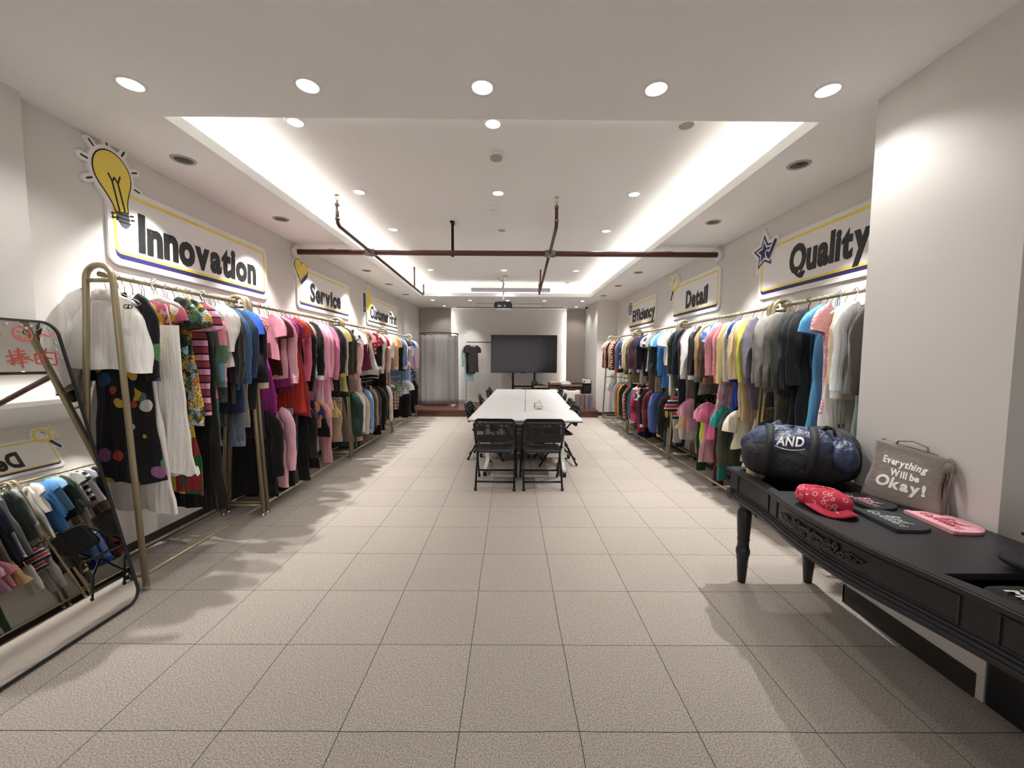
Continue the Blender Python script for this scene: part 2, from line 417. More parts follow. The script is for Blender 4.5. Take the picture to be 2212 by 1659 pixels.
MB().bar((-.80, 0, .03), (-.80, 0, ZC - ZP), .035, .012).tube([(-.80, -.05, ZC - ZP - .006), (-.80, .05, ZC - ZP - .006)], .03, 8).tube([(-.8, 0, -.05), (-.8, 0, .05)], .02, 8).build('hanger_strap', M_dark, t)
def branch(label, p0, p1, hang_y):
    x0, y0 = p0; x1, y1 = p1; t = thing('sprinkler_branch', label, 'pipe', (x0, y0, ZP), 0, 'sprinkler branches off the red main')
    mid = (x0 + (x1 - x0) * (YP - y0) / (y1 - y0), YP)
    e = .07
    MB().tube([(0, 0, .06), (0, .01, .02), (0, .05, 0), (mid[0] - x0, YP - e - y0, 0)], .02, 10).tube([(mid[0] - x0, YP + e - y0, 0), (x1 - x0, y1 - y0 - .05, 0), (x1 - x0, y1 - y0 - .01, .02), (x1 - x0, y1 - y0, .06)], .02, 10).build('pipe', M_pipe, t, smooth=True)
    for ex, ey in ((0, 0), (x1 - x0, y1 - y0)):
        MB().tube([(ex, ey, .055), (ex, ey, .075)], .026, 10).tube([(ex, ey, .20), (ex, ey, .225)], .024, 10).build('socket', M_fit, t, smooth=True)
        MB().tube([(ex, ey, .06), (ex, ey, .21)], .019, 10).build('riser', M_fit if x0 < -1 else M_pipe, t, smooth=True)
        h = MB().tube([(ex, ey, .21), (ex, ey, .26)], .013, 8).tube([(ex - .014, ey, .26), (ex - .012, ey, .31)], .003, 5).tube([(ex + .014, ey, .26), (ex + .012, ey, .31)], .003, 5).lathe([(.001, .312), (.026, .312), (.026, .316), (.001, .316)], 12, (ex, ey, 0))
        h.build('sprinkler_head', M_brass, t)
    hx = x0 + (x1 - x0) * (hang_y - y0) / (y1 - y0) - x0
    MB().bar((hx, hang_y - y0, .0), (hx, hang_y - y0, ZC - ZP), .03, .01).build('hanger_strap', M_pipe, t)
branch('sprinkler branch over the Service sign side', (-1.88, 4.38), (-2.0, 9.15), 8.2)
branch('sprinkler branch beside the projector', (.49, 4.40), (.63, 8.94), 8.35)

# projector
t = thing('ceiling_projector', 'black projector hanging on a pole from the ceiling', 'projector', (-.18, 9.2, ZC))
PB = -.72
MB().tube([(0, 0, 0), (0, 0, PB + .12)], .018, 10).lathe([(.001, -.001), (.05, -.001), (.05, -.02), (.001, -.02)], 16).build('pole', M_chrome, t, smooth=False)
P = [(-.2, PB + .0), (.2, PB + .0), (.21, PB + .09), (.18, PB + .15), (-.18, PB + .15), (-.21, PB + .09)]
MB().ext(P, -.16, .16).build('body', M_black, t, bev=.015)
MB().box((-.19, -.165, PB - .012), (.19, .16, PB + .001)).build('underside', M_white, t, bev=.004)
MB().box((-.12, -.164, PB + .04), (-.04, -.158, PB + .075)).box((.02, -.164, PB + .04), (.06, -.158, PB + .075)).build('connector_panel', M_side, t)
MB().bar((-.1, 0, PB + .16), (.1, 0, PB + .16), .14, .02).build('mount_plate', M_dark, t)
c = [(.0 + .03 * math.sin(i * 1.9), -.02 + .02 * math.cos(i * 2.3), -.1 - i * .06) for i in range(9)]
MB().tube([(-.12, 0, -.004), (-.1, 0, -.05), (-.03, 0, -.09)] + c + [(.03, -.17, PB + .12), (.04, -.175, PB + .06)], .006, 6).build('cable', M_black, t, smooth=True)
MB().box((-.17, -.02, -.03), (-.09, .02, -.001)).build('junction_box', M_white, t)

tag(MB().lathe([(.03, 0), (.03, -.03), (.02, -.05), (.001, -.052)], 12, (-.98, 11.75, ZS)).build('ceiling_sensor', M_white, smooth=True), 'small white ceiling sensor on the curtain booth side of the projector', 'sensor')
tag(MB().lathe([(.03, 0), (.03, -.03), (.02, -.05), (.001, -.052)], 12, (.96, 11.75, ZS)).build('ceiling_sensor', M_white, smooth=True), 'small white ceiling sensor on the cardboard box side of the projector', 'sensor')
t = thing('security_camera', 'tiny dark camera under the far soffit beside the pillar', 'camera', (2.2, 11.6, ZS))
MB().lathe([(.04, -.001), (.04, -.02), (.02, -.03), (.02, -.06)], 14).build('mount', M_white, t)
MB().tube([(0, .05, -.07), (0, -.06, -.08)], .03, 12).build('body', M_black, t)
# ---------------------------------------------------------------- wall signs
M_board = solid('sign_white', '#efedea', .45)
M_yel = solid('sign_yellow', '#f0d85c', .5)
M_nav = solid('sign_navy', '#2b2560', .5)
M_ink = solid('sign_black', '#191918', .5)
M_slate = solid('sign_slate', '#4a4a52', .5)
TH = .022
def sign(word, side, y_first, length, icon, label, tw, th, tx, tz=.0, h=.60, z0=2.24):
    "local x runs in reading direction, z up, -y out of the wall"
    loc = (LW, y_first, z0) if side == 'L' else (RW, y_first, z0)
    t = thing('wall_sign', label, 'sign', loc, PI / 2 if side == 'L' else -PI / 2)
    MB().ext(rrect(0, 0, length, h, .075), -.002, -TH).build('board', M_board, t)
    o, i = rrect(.042, .085, length - .042, h - .046, .05), rrect(.065, .108, length - .065, h - .069, .034)
    MB().ext(o, -TH, -TH - .0015, holes=[i]).build('border', M_yel, t)
    nav = [(.045, .135), (.052, .11), (.07, .093), (.095, .085), (length - .095, .085), (length - .07, .093), (length - .052, .11), (length - .045, .135), (length - .045, .10), (length - .056, .066), (length - .085, .05), (.085, .05), (.056, .066), (.045, .10)]
    MB().ext(nav, -TH, -TH - .001).build('stripe', M_nav, t)
    V, F = text_mesh(word, tw, th, .046, .002, .04, .018, .05)
    MB().add([(x + tx, y - TH - .002, z + h * .49 + tz) for x, y, z in V], F).build('lettering', M_ink, t, fixn=False)
    icon(t, length, h); return t
def flat(name, polys, mat, t, lvl, base=-TH):
    m = MB()
    for k, p in enumerate(polys):   # a hair of depth between overlapping pieces
        e = .00005 * (k % 9); m.ext(p, base - e * .5 if lvl < 0 else base - .0016 * lvl - e, base - .0016 * lvl - .0016 - e if lvl >= 0 else -.001)
    return m.build(name, mat, t)
def stroke(pts, r): return [capsule(pts[i][0], pts[i][1], pts[i + 1][0], pts[i + 1][1], r, 4) for i in range(len(pts) - 1)]
def rot2(P, a, c): return [(c[0] + (x * math.cos(a) - y * math.sin(a)), c[1] + (x * math.sin(a) + y * math.cos(a))) for x, y in P]
def icon_bulb(t, L, h):
    c = (.09, .495); a = .22
    prof = [(-.104, .065), (-.085, .03), (-.066, -.01), (-.052, -.05), (-.045, -.10)]
    arc = [(.135 * math.cos(q), .165 + .135 * math.sin(q) * 1.12) for q in [(-.5 + i * (PI + 1.0) / 18) for i in range(19)]]
    P = arc + prof + [(.045, -.10), (.052, -.05), (.066, -.01), (.085, .03), (.104, .065)]
    base = [(-.047, -.095), (.047, -.095), (.047, -.15), (.03, -.20), (0, -.215), (-.03, -.20), (-.047, -.15)]
    P, base = rot2(P, a, c), rot2(base, a, c)
    rays = []
    for k in range(7):
        q = -.45 + k * (PI + .75) / 6; rays.append(rot2([(.172 * math.cos(q), .165 + .190 * math.sin(q)), (.212 * math.cos(q), .165 + .230 * math.sin(q))], a, c))
    side = [rot2([(-.085, -.11), (-.06, -.11)], a, c), rot2([(-.088, -.14), (-.06, -.14)], a, c), rot2([(.06, -.12), (.085, -.12)], a, c), rot2([(.06, -.15), (.085, -.15)], a, c)]
    bk = [offset_poly(P, .035), offset_poly(base, .04)] + [capsule(*r[0], *r[1], .028, 6) for r in rays] + [capsule(*r[0], *r[1], .022, 4) for r in side]
    flat('icon_backing', bk, M_board, t, -1, -TH - .0004)
    flat('icon_outline', [offset_poly(P, .009)], M_ink, t, 0.3); flat('icon_rays', [capsule(*r[0], *r[1], .006, 4) for r in rays + side], M_ink, t, .3)
    flat('bulb', [P], M_yel, t, 1); flat('bulb_cap', [base], M_slate, t, 1)
    fil = [[(-.035, .16), (-.02, .11), (-.02, -.09)], [(.05, .15), (.022, .10), (.022, -.09)], [(-.02, .11), (.005, .14), (.022, .10)]]
    m = []
    for f in fil: m += stroke(rot2(f, a, c), .006)
    for z in (-.115, -.145, -.172): m += stroke(rot2([(-.044, z + .008), (.044, z - .008)], a, c), .004)
    flat('filament', m, M_ink, t, 2)
def heart(c, s, a):
    P = []
    for i in range(40):
        q = 2 * PI * i / 40; x = 16 * math.sin(q) ** 3; y = 13 * math.cos(q) - 5 * math.cos(2 * q) - 2 * math.cos(3 * q) - math.cos(4 * q); P.append((x * s, y * s))
    return rot2(P, a, c)
def icon_heart(t, L, h):
    H = heart((.10, .53), .0098, -.12); sh = [(x + .025, z - .055) for x, z in H]
    flat('icon_backing', [offset_poly(H, .03), offset_poly(sh, .025)], M_board, t, -1, -TH - .0004)
    flat('heart_shadow', [sh], M_nav, t, .3); flat('icon_outline', [offset_poly(H, .012)], M_ink, t, 1); flat('heart', [offset_poly(H, .004)], M_yel, t, 2)
    flat('heart_line', stroke([(.19, .49), (.17, .44), (.12, .40)], .004), M_ink, t, 3)
def icon_thumb(t, L, h):
    hand = [(-.06, .28), (-.06, .52), (.02, .58), (.06, .70), (.09, .78), (.14, .77), (.155, .70), (.14, .60), (.24, .58), (.27, .54), (.25, .49), (.27, .45), (.24, .41), (.25, .36), (.21, .33), (.21, .29), (.16, .26)]
    cuff = [(-.21, .22), (-.075, .22), (-.075, .60), (-.21, .60)]
    flat('icon_backing', [offset_poly(hand, .03), offset_poly(cuff, .03)], M_board, t, -1, -TH - .0004)
    flat('cuff', [cuff], M_nav, t, 1); flat('hand', [hand], M_yel, t, 1); flat('button', [circ(-.14, .29, .018, 12)], M_board, t, 2)
def star(c, r, a, k=.42): return rot2([((r if i % 2 == 0 else r * k) * math.sin(PI * i / 5), (r if i % 2 == 0 else r * k) * math.cos(PI * i / 5)) for i in range(10)], a, c)
def icon_star(t, L, h):
    c = (.085, .52); big, sm = star(c, .20, .06, .5), star(c, .115, .06, .45)
    tick = [(.14, .50), (.175, .455), (.27, .60)]
    flat('icon_backing', [offset_poly(big, .035)] + [capsule(*tick[i], *tick[i + 1], .06) for i in (0, 1)], M_board, t, -1, -TH - .0004)
    flat('star_outline', [offset_poly(big, .0)], M_nav, t, .3); flat('star_gap', [offset_poly(big, -.022)], M_board, t, 1); flat('star', [sm], M_nav, t, 2)
    flat('tick_backing', stroke(tick, .042), M_board, t, 3); flat('tick', stroke(tick, .024), M_nav, t, 4)
def icon_lens(t, L, h):
    c = (.10, .62)
    hd = [(.02, .50), (-.07, .37)]
    flat('icon_backing', [circ(*c, .165)] + [capsule(*hd[0], *hd[1], .055)] + [offset_poly(star((-.07, .72), .06, .2), .02), offset_poly(star((-.10, .60), .05, .5), .02)], M_board, t, -1, -TH - .0004)
    m = MB().ext(circ(*c, .135), -TH - .0005, -TH - .004, holes=[circ(*c, .095)]); m.build('lens_ring', M_yel, t)
    flat('handle', [capsule(*hd[0], *hd[1], .028)], M_nav, t, 1); flat('glint', stroke([(.04, .64), (.06, .675), (.09, .69)], .007), M_ink, t, 1)
    flat('sparkle', [star((-.07, .72), .055, .2), star((-.10, .60), .045, .5)], M_yel, t, 1)
def icon_clock(t, L, h):
    c = (.085, .50)
    flat('icon_backing', [circ(*c, .175), circ(.20, .62, .07, 14)], M_board, t, -1, -TH - .0004)
    MB().ext(circ(*c, .145), -TH - .0005, -TH - .003, holes=[circ(*c, .11)]).ext(circ(*c, .085), -TH - .0005, -TH - .003, holes=[circ(*c, .05)]).build('clock_ring', M_nav, t)
    flat('clock_hands', stroke([(c[0], c[1] + .03), (c[0], c[1]), (c[0] + .03, c[1])], .011), M_nav, t, 1.2)
    flat('bell', [circ(.20, .62, .045, 14)], M_yel, t, 1)
sign('Innovation', 'L', 2.955, 1.88, icon_bulb, 'long white wall sign reading Innovation with a yellow light bulb', 1.44, .31, .95, -.01)
sign('Service', 'L', 5.515, 1.76, icon_heart, 'white wall sign reading Service with a yellow heart', 1.04, .28, .86, -.03)
sign('Customer First', 'L', 8.155, 2.22, icon_thumb, 'white wall sign reading Customer First with a yellow thumbs up', 1.88, .28, 1.12, -.03)
sign('Quality', 'R', 4.60, 1.62, icon_star, 'white wall sign reading Quality with a navy star', .92, .38, .96, -.01)
sign('Detail', 'R', 7.03, 1.58, icon_lens, 'white wall sign reading Detail with a yellow magnifying glass', .72, .29, .90, -.02)
sign('Efficiency', 'R', 9.58, 1.74, icon_clock, 'white wall sign reading Efficiency with a navy clock icon', 1.44, .36, 1.0, -.03)

# ---------------------------------------------------------------- garment racks
M_gold = solid('champagne_metal', '#a89c7e', .38, .55, .5, .12)
XR, ZR, ZR2 = 2.60, 2.075, 1.12
def rack(label, side, y0, y1, lower):
    s = -1 if side == 'L' else 1
    t = thing('garment_rack', label, 'clothes rack', (s * XR, y0, 0), PI if side == 'L' else 0)
    # local x: negative towards the aisle, y along the rack
    q = -1 if side == 'L' else 1
    L = y1 - y0
    # rotated racks run the other way, so place every end frame by its own sign
    for k, yy in enumerate((0.02, L - .02)):
        y = q * yy; r = .0185
        top = [(-.085 * math.cos(a), y, 2.045 + .085 * math.sin(a)) for a in [PI * i / 10 for i in range(11)]]
        pts = [(-.185, y, .02)] + top + [(.205, y, .02)]
        ef = MB().tube(pts, r, 12).build('end_frame', M_gold, t, smooth=True)
        MB().tube([(-.085, y, 2.035), (.085, y, 2.035)], .013, 8).build('crossbar', M_gold, t, smooth=True)
        MB().tube([(-.17, y, .105), (.19, y, .105)], .012, 8).build('crossbar', M_gold, t, smooth=True)
        for x in (-.185, .205): MB().lathe([(.023, 0), (.023, .012), (.0195, .024), (.0195, .03)], 14, (x, y, 0)).build('foot_cap', M_chrome, ef, smooth=False)
        if lower: MB().tube([(-.125, y, ZR2 - .03), (.145, y, ZR2 - .03)], .012, 8).build('crossbar', M_gold, t, smooth=True)
    a, b = q * .02, q * (L - .02)
    MB().tube([(0, a, ZR), (0, b, ZR)], .0165, 12).build('hanging_rail', M_gold, t, smooth=True)
    for x in (-.172, .192): MB().tube([(x, a, .105), (x, b, .105)], .0125, 8).build('base_rail', M_gold, t, smooth=True)
    if lower: MB().tube([(0, a, ZR2), (0, b, ZR2)], .0125, 10).build('hanging_rail', M_gold, t, smooth=True)
    return t
rack('gold tube clothes rack behind the leaning mirror', 'L', 2.52, 3.81, False)
rack('gold clothes rack of pink and red clothes between the Innovation and Service signs', 'L', 3.84, 5.94, True)
rack('gold clothes rack under the Service sign', 'L', 5.97, 8.02, True)
rack('gold clothes rack under the Customer First sign beside the curtain booth', 'L', 8.05, 10.12, True)
rack('gold clothes rack under the Quality sign, partly hidden by the pillar', 'R', 2.62, 3.83, True)
rack('gold clothes rack between the Quality and Detail signs', 'R', 3.86, 5.95, True)
rack('gold clothes rack under the Detail sign', 'R', 5.99, 8.08, True)
rack('gold clothes rack under the Efficiency sign beside the far pillar', 'R', 8.11, 10.26, True)

# ---------------------------------------------------------------- fabrics
FAB = {}
def fabric(hx, pat='plain', h2='#222222', h3='#cccccc'):
    key = (hx, pat, h2, h3)
    if key in FAB: return FAB[key]
    t = NT('fabric_' + pat); c = lin(hx); c2, c3 = lin(h2), lin(h3); co = t.coord(); rough = .9
    dk = tuple(x * .72 for x in c[:3]) + (1,)
    base = t.mix(t.math('MULTIPLY', t.noise(9, 2, co), .35), c, dk); bh = t.noise(320, 2, co); bs = .25
    sep = t.n('ShaderNodeSeparateXYZ'); t.l(co, sep.inputs[0])
    if pat == 'denim':
        f = t.noise(60, 3, t.mapping((1, 1, .4), co)); base = t.mix(f, tuple(x * .6 for x in c[:3]) + (1,), tuple(min(1, x * 1.35) for x in c[:3]) + (1,))
    elif pat in ('stripe', 'hstripe'):
        w = t.math('FRACT', t.math('MULTIPLY', sep.outputs[2], 9)); m = t.math('GREATER_THAN', w, .52); base = t.mix(m, base, c2)
        e = t.math('LESS_THAN', t.math('ABSOLUTE', t.math('SUBTRACT', w, .52)), .06); e2 = t.math('LESS_THAN', w, .07); base = t.mix(t.math('MAXIMUM', e, e2), base, c3)
    elif pat == 'vstripe':
        w = t.math('FRACT', t.math('MULTIPLY', sep.outputs[0], 45)); base = t.mix(t.math('GREATER_THAN', w, .55), base, c2)
    elif pat == 'plaid':
        a = t.math('GREATER_THAN', t.math('FRACT', t.math('MULTIPLY', sep.outputs[0], 14)), .6); b = t.math('GREATER_THAN', t.math('FRACT', t.math('MULTIPLY', sep.outputs[2], 14)), .6)
        base = t.mix(t.math('MULTIPLY', t.math('ADD', a, b), .5), base, c2); base = t.mix(t.math('MULTIPLY', t.math('MULTIPLY', a, b), .6), base, c3)
    elif pat in ('floral', 'print', 'art'):
        sc = {'floral': 26, 'print': 12, 'art': 9}[pat]
        nz = t.n('ShaderNodeTexNoise'); nz.inputs['Scale'].default_value = sc * .5; t.l(co, nz.inputs['Vector'])
        vv = t.mix(.16 if pat != 'art' else .1, co, nz.outputs['Color'])
        vo = t.n('ShaderNodeTexVoronoi'); vo.inputs['Scale'].default_value = sc; t.l(vv, vo.inputs['Vector'])
        hs = t.n('ShaderNodeSeparateColor'); t.l(vo.outputs['Color'], hs.inputs[0])
        if pat == 'art':
            cc = t.ramp(hs.outputs[0], [(0, lin('#b0432f')), (.16, lin('#c9a13c')), (.3, lin('#8f5a86')), (.44, lin('#c8a27c')), (.58, lin('#30486e')), (.7, lin('#4f7a5a')), (.85, lin('#cfcac6'))], 'CONSTANT')
            m = t.math('MULTIPLY', t.math('LESS_THAN', vo.outputs['Distance'], .42), t.math('GREATER_THAN', hs.outputs[1], .36)); base = t.mix(m, base, cc)
        else:
            cc = t.ramp(hs.outputs[0], [(0, c2), (.4, c3), (.75, c)], 'CONSTANT'); m = t.math('LESS_THAN', vo.outputs['Distance'], .46); base = t.mix(m, base, cc)
            fn = t.math('GREATER_THAN', t.noise(sc * 3.2, 2, t.mapping((1, 1, .3), co)), .6); base = t.mix(t.math('MULTIPLY', fn, .8), base, c3 if pat == 'print' else c2)
    elif pat == 'tropic':
        nz = t.n('ShaderNodeTexNoise'); nz.inputs['Scale'].default_value = 18; nz.inputs['Detail'].default_value = 3; t.l(co, nz.inputs['Vector'])
        vo = t.n('ShaderNodeTexVoronoi'); vo.inputs['Scale'].default_value = 22; t.l(t.mix(.12, co, nz.outputs['Color']), vo.inputs['Vector']); hs = t.n('ShaderNodeSeparateColor'); t.l(vo.outputs['Color'], hs.inputs[0])
        cc = t.ramp(hs.outputs[0], [(0, c), (.22, c2), (.42, c3), (.56, lin('#c87a3a')), (.66, c), (.8, lin('#1c1a18')), (.9, lin('#9fb0c0'))], 'CONSTANT')
        rays = t.math('GREATER_THAN', t.math('SINE', t.math('MULTIPLY', t.noise(16, 2, co), 70)), .35); base = t.mix(t.math('MULTIPLY', rays, .75), cc, lin('#201f1a'))
    elif pat == 'tiedye':
        base = t.mix(t.ramp(t.noise(16, 3, co), [(.4, (0, 0, 0, 1)), (.55, (1, 1, 1, 1))]), base, c2)
    elif pat == 'mottle':
        base = t.mix(t.ramp(t.noise(14, 4, co, .7), [(.35, (0, 0, 0, 1)), (.65, (1, 1, 1, 1))]), base, c2)
    elif pat == 'lace':
        vo = t.n('ShaderNodeTexVoronoi'); vo.inputs['Scale'].default_value = 90; t.l(co, vo.inputs['Vector']); bh = vo.outputs['Distance']; bs = .35
    elif pat == 'quilt':
        vo = t.n('ShaderNodeTexWave', wave_type='BANDS', bands_direction='Z'); vo.inputs['Scale'].default_value = 12; vo.inputs['Distortion'].default_value = 9; vo.inputs['Detail'].default_value = 1; vo.inputs['Detail Scale'].default_value = 4; t.l(co, vo.inputs['Vector'])
        bh = vo.outputs['Fac']; bs = .9; rough = .38; base = t.mix(t.math('MULTIPLY', bh, .35), base, c2)
    elif pat == 'satin': rough = .32; bs = .05
    elif pat == 'leather': rough = .4; bh = t.noise(60, 3, co); bs = .3
    elif pat == 'fur': bh = t.noise(120, 4, t.mapping((1, 1, .4), co)); bs = 1.0
    elif pat == 'patch':
        fl = t.n('ShaderNodeVectorMath', operation='FLOOR'); t.l(t.mapping((7, .1, 7), co), fl.inputs[0]); wn = t.n('ShaderNodeTexWhiteNoise', noise_dimensions='3D'); t.l(fl.outputs[0], wn.inputs['Vector'])
        base = t.ramp(wn.outputs['Value'], [(0, c), (.35, c2), (.7, c3)], 'CONSTANT')
    t.base(base); t.set(Roughness=rough, Specular_IOR_Level=.25 if rough > .6 else .5)
    if pat not in ('satin',): t.b.inputs['Sheen Weight'].default_value = .12
    # soft hanging folds plus the weave
    fo = t.noise(1, 2, t.mapping((17, 17, 2.0), co), .5)
    b1 = t.n('ShaderNodeBump'); b1.inputs['Strength'].default_value = .7; b1.inputs['Distance'].default_value = .04; t.l(fo, b1.inputs['Height'])
    b2 = t.n('ShaderNodeBump'); b2.inputs['Strength'].default_value = bs; b2.inputs['Distance'].default_value = .004; t.l(bh, b2.inputs['Height']); t.l(b1.outputs[0], b2.inputs['Normal']); t.l(b2.outputs[0], t.b.inputs['Normal'])
    FAB[key] = t.m; return t.m

# ---------------------------------------------------------------- garments; local x towards the aisle, z = 0 on the rail
def sgp(a, p): return math.copysign(abs(a) ** p, a)
def ztop(x): return -.112 - .30 * abs(x) ** 1.15
def body_mesh(R, L, SW, Wd, HW, T, z_flat=None, fold=.012, nf=3, puff=0, nu=30, nv=16, straight=False, flare=1.0):
    p1, p2, p3, k2 = R.uniform(0, 6.28), R.uniform(0, 6.28), R.uniform(0, 6.28), R.uniform(9, 15)
    sway, kx = R.uniform(-.03, .03), R.uniform(14, 24) * (nf / 3)
    rows = []
    for i in range(nv + 1):
        v = i / nv; row = []
        e = min(1, v / .3); e = e * e * (3 - 2 * e)
        wd = SW + (Wd - SW) * e if v < .3 else Wd + (HW - Wd) * ((v - .3) / .7)
        th = .011 + (T - .011) * min(1, v / .22) ** .8
        for j in range(nu):
            a = 2 * PI * j / nu; c, q = math.cos(a), math.sin(a)
            x = wd * sgp(c, .75); y = th * sgp(q, .85) * (1 + .35 * v * math.sin(k2 * x + p2) * flare)
            zt = z_flat if z_flat is not None else ztop(SW * sgp(c, .75))
            z = zt * (1 - v) + (-.112 - L + .012 * math.sin(7 * x + p3) + .008 * math.sin(19 * x + p1)) * v
            y += fold * (v ** .6) * math.sin(kx * x + p1 + 1.3 * math.sin(5 * v + p2)) + sway * v * v + .012 * v * math.sin(4 * z + p3)
            x += .010 * v * math.sin(9 * z + p2) + .006 * math.sin(23 * z + p1) * v
            if puff:
                b = abs(math.sin(z * PI / puff)) ** .6; x += .018 * sgp(c, .5) * b; y += .022 * sgp(q, .5) * b
            row.append((x, y, z))
        rows.append(row)
    return [[rows[i][j] for i in range(nv + 1)] for j in range(nu)]
def sleeve_mesh(R, sd, SW, Wd, SL, r0, r1, T, short=False, puff=0, bell=0, nu=14):
    if short:
        z0 = ztop(SW) + .005
        P = [(SW * .72, z0 + .035), (SW * .95, z0 - .01), (SW + .05, z0 - .06), (SW + .075, z0 - SL * .6), (SW + .085, z0 - SL)]
        RX = [.05, .075, .085, .088, .085 + bell]; RY = [.012, .02, .026, .03, .03 + bell * .5]
    else:
        z0 = ztop(SW); o = R.uniform(.0, .035); fz = R.uniform(-.02, .03)
        n = 9; P = []; RX = []; RY = []
        for i in range(n + 1):
            s = i / n; P.append((SW * .78 + (Wd + .035 + o - SW * .78) * min(1, s * 3.2) ** .7 + fz * math.sin(s * 3), z0 + .03 - (SL + .03) * s ** 1.15))
            r = r0 + (r1 - r0) * s; b = puff * math.sin(PI * min(1, s * 1.15)) ** 1 if puff else 0
            RX.append(r + b + bell * s * s); RY.append(max(.016, T * 1.0 + (r1 * .62 - T) * s) + b * .6 + bell * .5 * s * s)
        RX[0] *= .7; RY[0] = .012
    pts = []; m = len(P); ph = R.uniform(0, 6); yo = R.uniform(-.012, .012)
    cols = []
    sub = 2
    Q = []
    for i in range((m - 1) * sub + 1):
        k = min(i // sub, m - 2); f = i / sub - k; g = lambda A: A[k] + (A[k + 1] - A[k]) * f
        Q.append((g([p[0] for p in P]), g([p[1] for p in P]), g(RX), g(RY)))
    for j in range(nu):
        a = 2 * PI * j / nu; col = []
        for i, (x, z, rx, ry) in enumerate(Q):
            x2, z2 = Q[min(i + 1, len(Q) - 1)][:2]; x1, z1 = Q[max(i - 1, 0)][:2]; d = math.hypot(x2 - x1, z2 - z1) or 1; nx, nz = -(z2 - z1) / d, (x2 - x1) / d
            w = 1 + .05 * math.sin(27 * z + ph + 2 * a) + .035 * math.sin(57 * z + ph * 2 + a)
            u = rx * math.cos(a) * w; s = i / (len(Q) - 1)
            col.append((sd * (x + nx * u), yo * s + ry * math.sin(a) * w + .006 * math.sin(17 * z + ph), z + nz * u))
        cols.append(col)
    return cols
def ring_band(R, rx, ry, z0, z1, n=16, tilt=0, out=0):
    return [[(rx * math.cos(2 * PI * j / n), ry * math.sin(2 * PI * j / n), z0 + tilt * math.sin(2 * PI * j / n)), ((rx + out) * math.cos(2 * PI * j / n), (ry + out) * math.sin(2 * PI * j / n), z1 + tilt * math.sin(2 * PI * j / n))] for j in range(n)]

